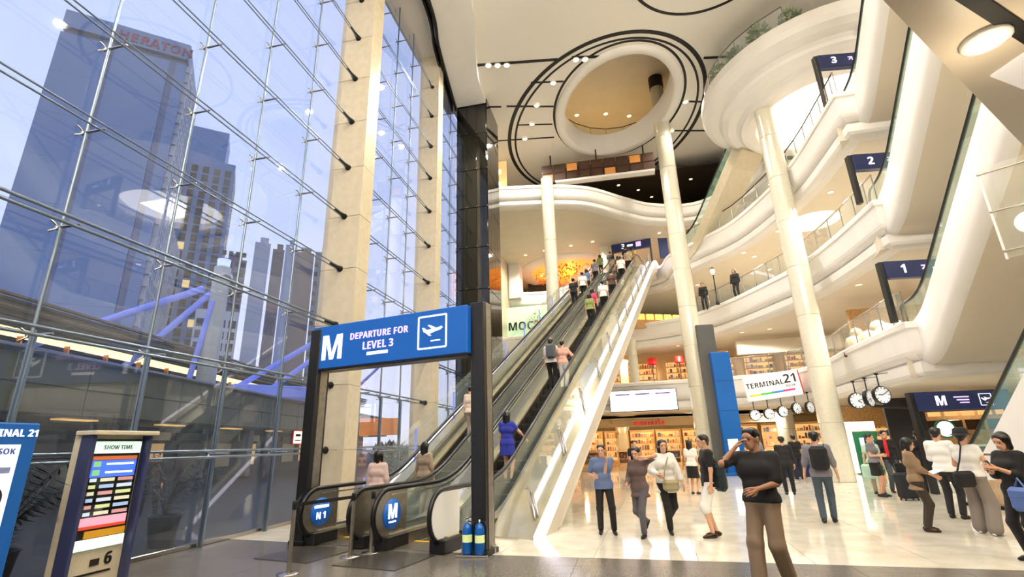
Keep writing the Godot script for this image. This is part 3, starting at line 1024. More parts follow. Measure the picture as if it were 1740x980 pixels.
	# fences
	for q in [[2.2, "tall glass fence with steel posts along the right edge of the long escalators"], [-1.85, "tall glass fence with pale blue posts along the left edge of the long escalators"]]:
		var fence := thing("glass_fence", q[1], "fence", o)
		var nrm := (Vector3.UP - dir * 0.57).normalized()
		for i in 12:
			var a := 1.7 + 1.95 * i
			var b := a + 1.95
			var pa: Vector3 = dir * a + right * q[0] + Vector3(0, yd.call(a), 0)
			var pb: Vector3 = dir * b + right * q[0] + Vector3(0, yd.call(b), 0)
			if b < 25.0:
				var g := st()
				var up := Vector3(0, 1.0, 0)
				var th := right * 0.007
				var pts := [pa + dir * 0.02, pb - dir * 0.02, pb - dir * 0.02 + up, pa + dir * 0.02 + up]
				face(g, [pts[0] - th, pts[1] - th, pts[2] - th, pts[3] - th], pa + up * 0.5 + th)
				face(g, [pts[0] + th, pts[1] + th, pts[2] + th, pts[3] + th], pa + up * 0.5 - th)
				obj("glass_panel", g, M.rail_glass, fence)
			var ps := st()
			if q[0] > 0:
				bar(ps, pa + dir * 0.2, pa + dir * 0.2 + nrm * 0.8, 0.11, 0.06, 0.008, right)
				bar(ps, pa + dir * 0.26 + right * 0.05, pa + dir * 0.26 + right * 0.05 + nrm * 0.7, 0.03, 0.02, 0.004, right)
				box(ps, pa + dir * 0.22 + nrm * 0.04, Vector3(0.14, 0.1, 0.2), 0.01, Basis(right, nrm, right.cross(nrm)))
			else:
				bar(ps, pa, pa + Vector3(0, 0.85, 0), 0.07, 0.03, 0.006, right)
			obj("post", ps, M.steel if q[0] > 0 else M.stay, fence)

func right_escalators() -> void:
	var hd := deg_to_rad(6.0)
	var dir := Vector3(-sin(hd), 0, cos(hd))
	var right := dir.cross(Vector3.UP)     # points to -x here
	var info := [[0.23, 4.64, 0.3, "white-clad escalator pair rising from the ground floor at the right edge"], [4.84, 4.2, 0.0, "white-clad escalator pair rising from the lowest balcony beside the sign numbered 1"], [9.05, 4.11, -0.05, "white-clad escalator pair rising from the middle balcony beside the sign numbered 2"], [13.1, 4.11, -0.35, "white-clad escalator pair rising from the upper balcony beside the sign numbered 3"]]
	for q in info:
		var o := Vector3(8.8, q[0], -17.0)
		var k := 0.65
		var top: float = q[1] / k
		var y := func(u: float) -> float: return rise(u, 0.4, 0.4 + top, k)
		var us := steps_of(-0.8, 1.4, 10) + steps_of(2.0, top - 0.6, 3) + steps_of(top - 0.3, top + 2.2, 8)
		var t := thing("escalator", q[3], "escalator", o)
		var prof := [Vector2(0, 0.03), Vector2(0, -0.85)]
		for i in 7:
			var a := PI / 2 * i / 6.0
			prof.append(Vector2(-0.3 + 0.3 * cos(a), -0.98 - 0.3 * sin(a)))
		for i in 7:
			var a := PI / 2 * (6 - i) / 6.0
			prof.append(Vector2(-3.15 - 0.3 * cos(a), -0.98 - 0.3 * sin(a)))
		prof.append_array([Vector2(-3.45, -0.85), Vector2(-3.45, 0.03), Vector2(-3.3, 0.03), Vector2(-3.3, -0.3), Vector2(-0.15, -0.3), Vector2(-0.15, 0.03)])
		if q[0] < 1.0:
			# the lowest one stands on the floor: its side goes down to it
			var sd := st()
			var pts := PackedVector2Array()
			for u in us:
				pts.append(Vector2(u, y.call(u)))
			pts.append(Vector2(us[-1], -0.3))
			pts.append(Vector2(us[0], -0.3))
			prism(sd, pts, -0.02, 0.12, Transform3D(Basis(dir, Vector3.UP, -right), Vector3.ZERO))
			obj("side_cladding", sd, M.white, t)
		obj("truss_cladding", strip(Vector3.ZERO, dir, us, y, prof, 1), M.white, t)
		obj("belly_panel", strip(Vector3.ZERO, dir, us, y, rect(-3.12, -0.3, -1.29, -1.27)), M.belly, t)
		for c in [-0.75, -2.6]:
			for e in [-1.0, 1.0]:
				var sx: float = c + e * 0.56
				obj("balustrade", strip(Vector3.ZERO, dir, us, y, rect(sx - 0.012, sx + 0.012, -0.1, 0.78)), M.green_glass, t)
				var hp := []
				for i in 9:
					var a := deg_to_rad(-110.0 - 150.0 * i / 8.0)
					hp.append(dir * (us[0] + 0.38 * cos(a)) + right * sx + Vector3(0, 0.42 + 0.38 * sin(a), 0))
				for u in us.slice(1):
					hp.append(dir * u + right * sx + Vector3(0, y.call(u) + 0.8, 0))
				var hs := st()
				tube(hs, hp, 0.045, 8)
				obj("handrail", hs, M.rubber, t)
			obj("step_band", strip(Vector3.ZERO, dir, us, y, rect(c - 0.45, c + 0.45, -0.28, -0.2)), M.step, t)
	# the escalator in the distance, from the third to the fourth level
	var a := Vector3(5.28, 12.89, -30.4)
	var b := Vector3(8.0, 17.2, -25.5)
	var d2 := Vector3(b.x - a.x, 0, b.z - a.z)
	var ln := d2.length()
	d2 = d2.normalized()
	var y2 := func(u: float) -> float: return rise(u, 0.5, ln, (b.y - a.y) / (ln - 0.5))
	var us2 := steps_of(-0.5, 1.4, 6) + steps_of(2.0, ln, 4)
	var t2 := thing("escalator", "pale distant escalator slanting up between the two round columns on the right", "escalator", a)
	obj("truss_cladding", strip(Vector3.ZERO, d2, us2, y2, rect(-0.75, 0.75, -0.75, 0.15)), M.cream, t2)
	for e in [-0.62, 0.62]:
		obj("balustrade", strip(Vector3.ZERO, d2, us2, y2, rect(e - 0.012, e + 0.012, 0.1, 0.95)), M.green_glass, t2)
		obj("handrail", strip(Vector3.ZERO, d2, us2, y2, rect(e - 0.04, e + 0.04, 0.95, 1.02)), M.rubber, t2)

# ---------- signs and things in the hall ----------
func plane_icon(parent: Node, at: Vector3, b: Basis, size: float, m: Material) -> void:
	var f := st()
	var h := size / 2
	var w := size * 0.05
	for q in [[Vector3(0, h, 0), Vector3(size, w, 0.01)], [Vector3(0, -h, 0), Vector3(size, w, 0.01)], [Vector3(-h, 0, 0), Vector3(w, size, 0.01)], [Vector3(h, 0, 0), Vector3(w, size, 0.01)]]:
		box(f, at + b * q[0], q[1], 0.0, b)
	obj("icon_frame", f, m, parent)
	var p := st()
	var pts := PackedVector2Array([Vector2(-0.36, 0.16), Vector2(-0.28, 0.14), Vector2(-0.2, 0.07), Vector2(0.0, 0.08), Vector2(-0.16, 0.22), Vector2(-0.08, 0.22), Vector2(0.16, 0.1), Vector2(0.34, 0.14), Vector2(0.38, 0.1), Vector2(0.3, 0.04), Vector2(0.1, 0.0), Vector2(-0.1, -0.06), Vector2(-0.02, -0.12), Vector2(-0.1, -0.12), Vector2(-0.2, -0.04), Vector2(-0.3, 0.02)])
	for i in pts.size():
		pts[i] *= size
	prism(p, pts, 0, 0.01, Transform3D(b, at))
	obj("plane_pictogram", p, m, parent)
	obj("printed_line", bx(at + b * Vector3(0.12, -0.28, 0) * size, Vector3(size * 0.34, size * 0.035, 0.008), 0.0, b), m, parent)

func gantry_signs() -> void:
	var al := deg_to_rad(11.5)
	var dir := Vector3(sin(al), 0, -cos(al))
	var right := Vector3(cos(al), 0, sin(al))
	var b := Basis(right, Vector3.UP, -dir)
	var o := Vector3(-4.4, 0, -8.8)
	var t := thing("gantry_sign", "large blue overhead sign lettered M on two dark posts before the long escalators", "sign", o)
	for q in [[-1.72, -0.05, 4.05], [1.98, 0.1, 4.16]]:
		var s := st()
		box(s, dir * q[1] + right * q[0] + Vector3(0, q[2] / 2, 0), Vector3(0.27, q[2], 0.34), 0.015, b)
		var p := obj("post", s, M.post, t)
		s = st()
		box(s, dir * (q[1] + 0.02) + right * (q[0] + 0.135) + Vector3(0, q[2] / 2, 0), Vector3(0.02, q[2], 0.18), 0.004, b)
		obj("steel_side", s, M.brushed, p)
		s = st()
		box(s, dir * q[1] + right * q[0] + Vector3(0, 0.04, 0), Vector3(0.36, 0.08, 0.42), 0.01, b)
		obj("foot_plate", s, M.dark_metal, t)
	var s := st()
	box(s, dir * -0.05 + right * 0.02 + Vector3(0, 3.66, 0), Vector3(3.66, 0.88, 0.3), 0.012, b)
	var panel := obj("sign_panel", s, M.blue, t)
	s = st()
	box(s, dir * -0.05 + right * 0.02 + Vector3(0, 3.2, 0), Vector3(3.68, 0.05, 0.32), 0.01, b)
	obj("panel_edge", s, M.dark_metal, panel)
	var f := dir * -0.205
	words("M", 0.5, M.letter, panel, f + right * -1.27 + Vector3(0, 3.63, 0), b)
	words("DEPARTURE FOR", 0.13, M.letter_pink, panel, f + right * -0.12 + Vector3(0, 3.8, 0), b)
	words("LEVEL 3", 0.15, M.letter_pink, panel, f + right * -0.12 + Vector3(0, 3.58, 0), b)
	obj("printed_line", bx(f + right * -0.12 + Vector3(0, 3.42, 0), Vector3(0.5, 0.06, 0.008), 0.0, b), M.letter, panel)
	plane_icon(panel, f + right * 1.12 + Vector3(0, 3.68, 0), b, 0.6, M.letter)
	# the level signs on the right
	var b2 := Basis.from_euler(Vector3(0, deg_to_rad(8), 0))
	var data := [["1", Vector3(8.28, 4.87, -16.95), 1.95, 0.55, "navy blue sign numbered 1 on dark legs above the lowest balcony landing"], ["2", Vector3(8.28, 8.98, -17.1), 1.8, 0.58, "navy blue sign numbered 2 on dark legs above the middle balcony landing"], ["3", Vector3(8.39, 13.1, -17.83), 2.5, 0.58, "navy blue sign numbered 3 high up beside the bright ceiling disc"], ["M", Vector3(8.23, 0, -17.1), 2.78, 0.53, "navy blue overhead sign lettered M over the crowd by the cafe"]]
	for d in data:
		var q := thing("level_sign", d[4], "sign", d[1], deg_to_rad(8))
		for x in [0.0, 2.6]:
			obj("leg", bx(Vector3(x, d[2] / 2, 0), Vector3(0.14, d[2], 0.2), 0.012), M.post, q)
		var pn := obj("sign_panel", bx(Vector3(1.3, d[2] - d[3] / 2, 0.02), Vector3(2.5, d[3], 0.24), 0.012), M.navy, q)
		var z := 0.15
		var ym: float = d[2] - d[3] / 2
		if d[0] == "M":
			words("M", 0.27, M.letter, pn, Vector3(0.72, ym, z), Basis())
			for k in 3:
				obj("printed_line", bx(Vector3(1.3 + 0.03 * k, ym + 0.09 - 0.08 * k, z), Vector3(0.42 - 0.08 * k, 0.035, 0.008)), M.letter_pink, pn)
			plane_icon(pn, Vector3(1.95, ym, z), Basis(), 0.32, M.letter)
		else:
			words(d[0], 0.28, M.letter, pn, Vector3(0.6, ym, z), Basis())
			obj("printed_arrow", arrow(Vector3(1.2, ym + 0.02, z), 0.16), M.letter_pink, pn)
			obj("printed_line", bx(Vector3(1.7, ym - 0.02, z), Vector3(0.5, 0.06, 0.008)), M.letter, pn)
	var q := thing("level_sign", "distant navy sign lettered 3 with pink icons over the crowded escalator top", "sign", Vector3(0.1, 12.9, -34.4), deg_to_rad(-12))
	for x in [0.05, 2.75]:
		obj("leg", bx(Vector3(x, 1.25, 0), Vector3(0.12, 2.5, 0.16), 0.01), M.post, q)
	var pn := obj("sign_panel", bx(Vector3(1.4, 2.15, 0), Vector3(2.8, 0.72, 0.2), 0.01), M.navy, q)
	words("3", 0.36, M.letter, pn, Vector3(0.85, 2.15, 0.12))
	obj("printed_line", bx(Vector3(1.35, 2.15, 0.11), Vector3(0.4, 0.14, 0.008)), M.letter, pn)
	obj("printed_square", bx(Vector3(1.95, 2.15, 0.11), Vector3(0.36, 0.36, 0.008)), M.letter_pink, pn)
	q = thing("notice_board", "dark blue standing board at the top right of the long escalators", "board", Vector3(3.48, 13.1, -32.2), 0.2)
	obj("panel", bx(Vector3(0, 0.75, 0), Vector3(0.6, 1.4, 0.1), 0.01), M.navy, q)
	obj("frame", bx(Vector3(0, 1.47, 0), Vector3(0.64, 0.05, 0.12), 0.008), M.post, q)

func arrow(at: Vector3, size: float) -> SurfaceTool:
	var s := st()
	prism(s, PackedVector2Array([Vector2(-0.5, 0.5) * size, Vector2(0.5, 0.5) * size, Vector2(0.5, -0.5) * size, Vector2(0.25, -0.5) * size, Vector2(0.25, 0.08) * size, Vector2(-0.3, -0.5) * size, Vector2(-0.5, -0.3) * size, Vector2(0.05, 0.25) * size, Vector2(-0.5, 0.25) * size]), 0, 0.008, Transform3D(Basis(), at))
	return s

func clock(at: Vector3, turn: float, r: float, hang: float, hour: float, label: String, group: String, arm := Vector3.ZERO) -> void:
	var t := thing("hanging_clock", label, "clock", at, turn, group)
	var rot := Transform3D(Basis(Vector3.RIGHT, PI / 2), Vector3.ZERO)
	var s := st()
	lathe(s, [Vector2(r * 0.93, 0.07), Vector2(r, 0.075), Vector2(r * 1.04, 0.04), Vector2(r * 1.04, -0.04), Vector2(r, -0.075), Vector2(r * 0.93, -0.07)], 28, rot)
	obj("rim", s, M.dark_metal, t)
	for e in [1.0, -1.0]:
		s = st()
		lathe(s, [Vector2(0, 0.062 * e), Vector2(r * 0.95, 0.062 * e)], 28, rot)
		var f := obj("dial", s, M.clock, t)
		s = st()
		for k in 12:
			var a := TAU * k / 12
			box(s, Vector3(sin(a) * r * 0.8, cos(a) * r * 0.8, 0.066 * e), Vector3(0.022, 0.07, 0.006), 0.0, Basis(Vector3(0, 0, 1), -a))
		obj("hour_mark", s, M.black, f)
		for q in [[hour, 0.5, 0.03], [fmod(hour * 12.0, TAU), 0.72, 0.02]]:
			s = st()
			box(s, Vector3(sin(q[0]), cos(q[0]), 0) * r * q[1] * 0.5 + Vector3(0, 0, 0.07 * e), Vector3(q[2], r * q[1], 0.006), 0.0, Basis(Vector3(0, 0, 1), -q[0]))
			obj("hand", s, M.black, f)
	s = st()
	tube(s, [Vector3(0, r, 0), Vector3(0, r + hang, 0)], 0.02, 6)
	obj("hanger", s, M.dark_metal, t)
	s = st()
	lathe(s, [Vector2(0, r + hang + 0.04), Vector2(0.06, r + hang + 0.04), Vector2(0.06, r + hang - 0.02), Vector2(0, r + hang - 0.02)], 12)
	obj("hanger_cap", s, M.dark_metal, t)
	s = st()
	var top := Vector3(0, r + hang, 0)
	bar(s, top, top + arm.rotated(Vector3.UP, -turn), 0.04, 0.04)
	obj("wall_arm", s, M.steel, t)

func hall_things() -> void:
	M.clock = glow(Color(0.93, 0.95, 0.97), 0.35)
	# grey and blue totem
	var t := thing("totem", "very tall grey and blue standing totem with a white poster near its foot", "totem", Vector3(4.5, 0, -25.9), 0.15)
	obj("grey_slab", bx(Vector3(-0.2, 3.58, -0.18), Vector3(0.85, 7.16, 0.24), 0.015), M.grey, t)
	var bp := obj("blue_panel", bx(Vector3(0.25, 2.85, 0.06), Vector3(0.9, 5.7, 0.24), 0.015), M.blue_matt, t)
	for k in 3:
		obj("panel_joint", bx(Vector3(0.25, 1.5 + 1.4 * k, 0.185), Vector3(0.9, 0.012, 0.004)), M.black, bp)
	obj("poster", bx(Vector3(0.22, 1.1, 0.19), Vector3(0.46, 1.0, 0.02), 0.004), M.shop_white, t)
	obj("base", bx(Vector3(0.05, 0.06, 0), Vector3(1.5, 0.12, 0.7), 0.01), M.blue_matt, t)
	# lightbox of the centre
	t = thing("lightbox_sign", "white lightbox lettered TERMINAL 21 on the balcony edge above five clocks", "sign", Vector3(7.28, 4.07, -27.35), -0.3)
	t.rotation.z = deg_to_rad(5)
	obj("box", bx(Vector3.ZERO, Vector3(2.5, 1.2, 0.28), 0.02), M.sign_white, t)
	obj("red_side", bx(Vector3(1.28, 0, 0), Vector3(0.05, 1.2, 0.3), 0.01), M.red, t)
	words("TERMINAL", 0.25, M.black, t, Vector3(-0.3, 0.14, 0.15), Basis(), "lettering", 0.008)
	words("21", 0.42, M.black, t, Vector3(0.88, 0.24, 0.15), Basis(), "lettering", 0.008)
	words("ASOK", 0.12, M.black, t, Vector3(0.82, -0.1, 0.145), Basis(), "lettering", 0.008)
	for k in 4:
		obj("colour_stripe", bx(Vector3(-0.85 + 0.52 * k, -0.34 + 0.012 * k, 0.145), Vector3(0.52, 0.1, 0.008)), mat([Color(0.85, 0.85, 0.1), Color(0.3, 0.75, 0.3), Color(0.2, 0.5, 0.8), Color(0.85, 0.2, 0.5)][k]), t)
	obj("bracket", bx(Vector3(0, 0.3, -0.55), Vector3(2.0, 0.1, 0.9), 0.01), M.steel, t)
	# clocks
	var five := [Vector3(6.35, 2.71, -27.77), Vector3(6.98, 2.75, -27.62), Vector3(7.57, 2.83, -27.46), Vector3(8.17, 2.94, -27.29), Vector3(8.71, 2.96, -27.11)]
	var nth := ["farthest left", "second from the left", "middle one", "second from the right", "nearest the round column"]
	for k in 5:
		clock(five[k], 0.15 + 0.12 * k, 0.27, 0.42, 0.6 + 1.1 * k, "round hanging wall clock under the white lightbox sign, %s of five" % nth[k], "five clocks under the lightbox sign", Vector3(0.3, 0.25, -1.3))
	var three := [Vector3(8.44, 2.84, -21.16), Vector3(8.44, 2.86, -20.19), Vector3(8.44, 2.89, -19.25)]
	for k in 3:
		clock(three[k], [0.1, 0.75, 0.3][k], 0.29, 0.4, 2.2 + 1.3 * k, ["round clock hanging from the lowest balcony, nearest the thick column of three", "narrow-looking middle clock of the three hanging from the lowest balcony", "round clock hanging from the lowest balcony with the reddish rim, last of three"][k], "three clocks under the lowest balcony", Vector3(0.55, 0.05, 0))
	# LED screen on the balcony edge
	t = thing("led_screen", "wide glowing white screen with faint purple lines on the far balcony edge", "screen", Vector3(1.00, 3.81, -29.28), -0.03)
	obj("housing", bx(Vector3(0, 0, -0.1), Vector3(3.7, 1.2, 0.2), 0.02), M.dark_metal, t)
	obj("screen_face", bx(Vector3(0, 0, 0.01), Vector3(3.62, 1.12, 0.03), 0.005), M.screen_white, t)
	for k in 3:
		obj("text_line", bx(Vector3(-1.1 + 1.1 * k, 0.35, 0.03), Vector3(0.8, 0.07, 0.008)), mat(Color(0.4, 0.25, 0.6)), t)
	# show time kiosk
	var kz := -5.98
	t = thing("kiosk", "freestanding cream kiosk with lit programme screen headed SHOW TIME", "kiosk", Vector3(-7.15, 0, kz), deg_to_rad(90))
	obj("body", bx(Vector3(0, 0.98, -0.12), Vector3(0.86, 1.96, 0.22), 0.02), M.cream, t)
	obj("canopy", bx(Vector3(0, 1.97, 0.02), Vector3(0.96, 0.06, 0.36), 0.01), M.cream, t)
	for e in [-1.0, 1.0]:
		obj("side_cheek", bx(Vector3(0.42 * e, 0.98, 0.02), Vector3(0.05, 1.94, 0.22), 0.008), M.blue_grey, t)
	obj("backing", bx(Vector3(0.0, 1.22, 0.0), Vector3(0.74, 1.34, 0.03), 0.004), M.black, t)
	var hd := obj("header", bx(Vector3(0, 1.78, 0.03), Vector3(0.7, 0.16, 0.03), 0.004), M.kiosk_white, t)
	words("SHOW TIME", 0.055, mat(Color(0.35, 0.45, 0.4)), hd, Vector3(0, 1.78, 0.048), Basis(), "lettering", 0.004)
	var sc := obj("screen", bx(Vector3(0, 1.2, 0.02), Vector3(0.66, 0.92, 0.02), 0.003), M.black_glass, t)
	obj("orange_strip", bx(Vector3(0, 1.64, 0.034), Vector3(0.64, 0.05, 0.006)), glow(Color(0.75, 0.4, 0.2), 0.6), sc)
	obj("blue_banner", bx(Vector3(0, 1.5, 0.034), Vector3(0.64, 0.22, 0.006)), glow(Color(0.25, 0.42, 0.95), 0.85), sc)
	for k in 2:
		obj("banner_line", bx(Vector3(0.08, 1.56 - 0.11 * k, 0.039), Vector3(0.4, 0.025, 0.004)), M.letter, sc)
		obj("banner_badge", bx(Vector3(-0.25, 1.56 - 0.11 * k, 0.039), Vector3(0.1, 0.07, 0.004)), glow(Color(0.5, 0.75, 0.5), 0.7), sc)
	var rng := RandomNumberGenerator.new()
	rng.seed = 5
	for r in 6:
		for c in 3:
			var w: float = [0.09, 0.2, 0.22][c]
			var x: float = [-0.26, -0.06, 0.2][c]
			obj("programme_cell", bx(Vector3(x, 1.355 - 0.085 * r, 0.034), Vector3(w, 0.045, 0.006)), M["cell%d" % ((r * 3 + c) % 5)], sc)
	obj("pink_banner", bx(Vector3(0, 0.83, 0.034), Vector3(0.64, 0.11, 0.006)), glow(Color(0.9, 0.6, 0.68), 0.8), sc)
	obj("red_banner", bx(Vector3(0, 0.76, 0.034), Vector3(0.64, 0.04, 0.006)), glow(Color(0.75, 0.25, 0.15), 0.7), sc)
	obj("gold_strip", bx(Vector3(0.06, 0.67, 0.02), Vector3(0.56, 0.09, 0.02)), glow(Color(0.7, 0.5, 0.1), 0.6), t)
	obj("white_strip", bx(Vector3(0, 0.55, 0.02), Vector3(0.7, 0.13, 0.03), 0.004), M.kiosk_white, t)
	words("6", 0.15, M.black, t, Vector3(0.2, 0.33, 0.0), Basis(), "lettering", 0.01)
	obj("screen_mark", bx(Vector3(0.02, 0.31, 0.0), Vector3(0.12, 0.08, 0.01)), M.dark_brown, t)
	obj("rule_line", bx(Vector3(-0.05, 0.18, 0.0), Vector3(0.62, 0.025, 0.01)), M.black, t)
	# blue standee at the left edge
	t = thing("standee", "blue-framed upright advertising screen headed TERMINAL 21, cut by the left edge", "standee", Vector3(-6.6, 0, -3.86), deg_to_rad(90))
	obj("frame", bx(Vector3(0, 1.02, 0), Vector3(1.3, 2.04, 0.16), 0.015), M.blue_matt, t)
	words("TERMINAL 21", 0.075, M.letter, t, Vector3(0.32, 1.93, 0.085), Basis(), "lettering", 0.006)
	var pic := obj("screen", bx(Vector3(0, 1.12, 0.08), Vector3(1.0, 1.38, 0.02), 0.004), glow(Color(0.86, 0.88, 0.95), 0.75), t)
	words("ASOK", 0.06, mat(Color(0.2, 0.3, 0.6)), pic, Vector3(0.35, 1.74, 0.092), Basis(), "lettering", 0.004)
	obj("printed_line", bx(Vector3(0.2, 1.55, 0.092), Vector3(0.5, 0.06, 0.004)), mat(Color(0.5, 0.55, 0.7)), pic)
	var fig := st()
	var body := arc2(Vector2(0.39, 0.78), Vector2(0.1, 0.32), 24)
	prism(fig, body, 0, 0.006, Transform3D(Basis(), Vector3(0, 0, 0.091)))
	obj("printed_figure", fig, mat(Color(0.05, 0.04, 0.12)), pic)
	fig = st()
	prism(fig, arc2(Vector2(0.36, 1.27), Vector2(0.08, 0.11), 20), 0, 0.006, Transform3D(Basis(), Vector3(0, 0, 0.091)))
	obj("printed_figure", fig, mat(Color(0.04, 0.03, 0.03)), pic)
	# belt barriers
	var ps := [[Vector3(-4.87, 0, -6.97), "steel belt barrier post in the foreground, nearest the camera"], [Vector3(-4.56, 0, -8.1), "steel belt barrier post before the blue M disc, front one of the pair"], [Vector3(-4.36, 0, -8.4), "steel belt barrier post close to the newel with the blue M disc"]]
	for q in ps:
		t = thing("barrier_post", q[1], "barrier post", q[0])
		var s := st()
		lathe(s, [Vector2(0, 0.03), Vector2(0.05, 0.03), Vector2(0.15, 0.015), Vector2(0.16, 0.0), Vector2(0, 0)], 24)
		obj("base", s, M.steel, t)
		s = st()
		lathe(s, [Vector2(0.03, 0.02), Vector2(0.03, 0.86)], 14)
		obj("pole", s, M.brushed, t)
		s = st()
		lathe(s, [Vector2(0.036, 0.84), Vector2(0.036, 0.94), Vector2(0.03, 0.96), Vector2(0, 0.96)], 14)
		obj("belt_head", s, M.dark_metal, t)
	var bs := st()
	bar(bs, Vector3(-4.87, 0.9, -6.97), Vector3(-4.56, 0.9, -8.1), 0.004, 0.05)
	tag(obj("barrier_belt", bs, M.black), "black belt stretched between the foreground steel post and the pair", "belt")
	bs = st()
	bar(bs, Vector3(-4.87, 0.9, -6.97), Vector3(-5.75, 0.9, -8.4), 0.004, 0.05)
	tag(obj("barrier_belt", bs, M.black), "black belt running from the foreground post towards the left newel", "belt")
	# blue extinguishers and the clear notice
	for q in [[Vector3(-2.66, 0.03, -8.34), "blue fire extinguisher beside the right gantry post, left one of two"], [Vector3(-2.44, 0.03, -8.3), "blue fire extinguisher beside the right gantry post, right one of two"]]:
		t = thing("fire_extinguisher", q[1], "extinguisher", q[0], 0.2, "blue extinguishers")
		var s := st()
		lathe(s, [Vector2(0, 0), Vector2(0.07, 0), Vector2(0.08, 0.015), Vector2(0.08, 0.36), Vector2(0.06, 0.42), Vector2(0.025, 0.45), Vector2(0, 0.45)], 20)
		obj("cylinder", s, M.blue_matt, t)
		s = st()
		lathe(s, [Vector2(0.083, 0.17), Vector2(0.083, 0.28)], 14, Transform3D(), 0.2, 2.6)
		obj("paper_label", s, M.cell3, t)
		s = st()
		lathe(s, [Vector2(0.02, 0.44), Vector2(0.02, 0.5), Vector2(0, 0.5)], 10)
		obj("valve", s, M.steel, t)
		s = st()
		bar(s, Vector3(-0.02, 0.5, 0), Vector3(0.09, 0.54, 0.0), 0.02, 0.015)
		obj("lever", s, M.black, t)
		s = st()
		tube(s, [Vector3(0.02, 0.47, 0), Vector3(0.09, 0.46, 0.02), Vector3(0.105, 0.38, 0.02), Vector3(0.1, 0.2, 0.02)], 0.012, 6)
		obj("hose", s, M.rubber, t)
	tag(obj("extinguisher_tray", bx(Vector3(-2.55, 0.015, -8.32), Vector3(0.5, 0.03, 0.26), 0.006), M.steel), "low steel tray under the two blue fire extinguishers", "tray")
	t = thing("notice_stand", "clear acrylic notice panel with white cards behind the blue extinguishers", "notice stand", Vector3(-2.52, 0, -8.52), 0.12)
	obj("clear_panel", bx(Vector3(0, 0.55, 0), Vector3(0.52, 0.86, 0.012)), M.rail_glass, t)
	obj("white_card", bx(Vector3(0.12, 0.36, 0.012), Vector3(0.2, 0.4, 0.004)), M.paper, t)
	obj("white_card", bx(Vector3(-0.14, 0.36, 0.012), Vector3(0.12, 0.36, 0.004)), M.paper, t)
	obj("foot", bx(Vector3(0, 0.06, 0), Vector3(0.56, 0.12, 0.08), 0.006), M.steel, t)
	# notice on the glass
	t = thing("notice", "small white notice with red border stuck on the glass wall", "notice", Vector3(-8.07, 1.98, -11.4), deg_to_rad(90))
	obj("card", bx(Vector3.ZERO, Vector3(0.38, 0.34, 0.01)), M.red, t)
	obj("white_field", bx(Vector3(0, 0, 0.004), Vector3(0.33, 0.29, 0.01)), M.shop_white, t)
	obj("printed_line", bx(Vector3(0, 0.05, 0.01), Vector3(0.2, 0.06, 0.004)), M.dark_metal, t)
	obj("printed_line", bx(Vector3(0, -0.07, 0.01), Vector3(0.22, 0.03, 0.004)), M.dark_metal, t)
	# potted palms by the glass
	palm(Vector3(-7.75, 0, -5.15), 1.75, 21, "dark potted palm between the blue standee and the lit kiosk")
	palm(Vector3(-8.8, -0.02, -8.6), 1.6, 22, "dark potted palm outside the glass in a tall black pot")
	# glass barrier near the right edge
	t = thing("glass_barrier", "low clear barrier with beige foot before the lowest escalator at the right", "barrier", Vector3(7.62, 0, -14.7), deg_to_rad(-76))
	obj("beige_foot", bx(Vector3(1.9, 0.3, 0), Vector3(2.6, 0.6, 0.06), 0.01), M.wood, t)
	obj("clear_panel", bx(Vector3(1.6, 0.62, 0.06), Vector3(3.2, 1.0, 0.014)), M.rail_glass, t)
	obj("top_rail", bx(Vector3(1.6, 1.14, 0.06), Vector3(3.2, 0.05, 0.05), 0.01), M.steel, t)
	obj("dark_kerb", bx(Vector3(1.6, 0.04, 0.06), Vector3(3.2, 0.08, 0.1), 0.01), M.dark_metal, t)
	# clear screen and round lamp high at the right edge
	t = thing("glass_screen", "clear framed panel with a round white lamp beside the escalator underside", "screen", Vector3(5.45, 3.95, -7.8), deg_to_rad(-35))
	obj("clear_panel", bx(Vector3(0.4, 0.7, 0), Vector3(0.9, 1.4, 0.014)), M.rail_glass, t)
	obj("edge_bar", bx(Vector3(-0.06, 0.7, 0), Vector3(0.03, 1.45, 0.03), 0.005), M.paper, t)
	for k in 3:
		obj("cross_bar", bx(Vector3(0.4, 0.1 + 0.6 * k, 0.02), Vector3(0.95, 0.025, 0.025), 0.005), M.steel, t)
	var dl := st()
	lathe(dl, [Vector2(0, 0.04), Vector2(0.14, 0.04), Vector2(0.16, 0.0), Vector2(0.14, -0.04), Vector2(0, -0.04)], 24, Transform3D(Basis(Vector3.RIGHT, PI / 2), Vector3(0.28, 0.42, 0.05)))
	obj("round_lamp", dl, M.kiosk_white, t)
	# lit counter on the middle balcony, and a luminous oval in the soffit above it
	t = thing("lit_counter", "low golden lit counter behind the middle balcony edge left of the round column", "counter", Vector3(2.6, 8.64, -33.3), 0.45)
	obj("body", bx(Vector3(0, 0.45, 0), Vector3(3.4, 0.9, 0.5), 0.02), M.wood, t)
	for k in 5:
		obj("glowing_panel", bx(Vector3(-1.3 + 0.65 * k, 0.75, 0.26), Vector3(0.55, 0.4, 0.03), 0.01), M.amber2, t)
	t = thing("luminous_oval_lamp", "bright white luminous oval on the soffit behind the thick column", "lamp", Vector3(9.7, 11.52, -24.6))
	var ov := st()
	lathe(ov, [Vector2(0, -0.03), Vector2(1.1, -0.03), Vector2(1.2, 0.02)], 40)
	obj("diffuser", ov, M.shop_white, t)
	# street-style lamp post on the middle balcony
	t = thing("lamp_post", "old-fashioned street lamp on the middle balcony behind the railing", "lamp", Vector3(5.64, 8.86, -28.80))
	var s := st()
	lathe(s, [Vector2(0, 0), Vector2(0.12, 0), Vector2(0.09, 0.15), Vector2(0.04, 0.3), Vector2(0.03, 1.75), Vector2(0.06, 1.78), Vector2(0, 1.8)], 14)
	obj("pole", s, M.black, t)
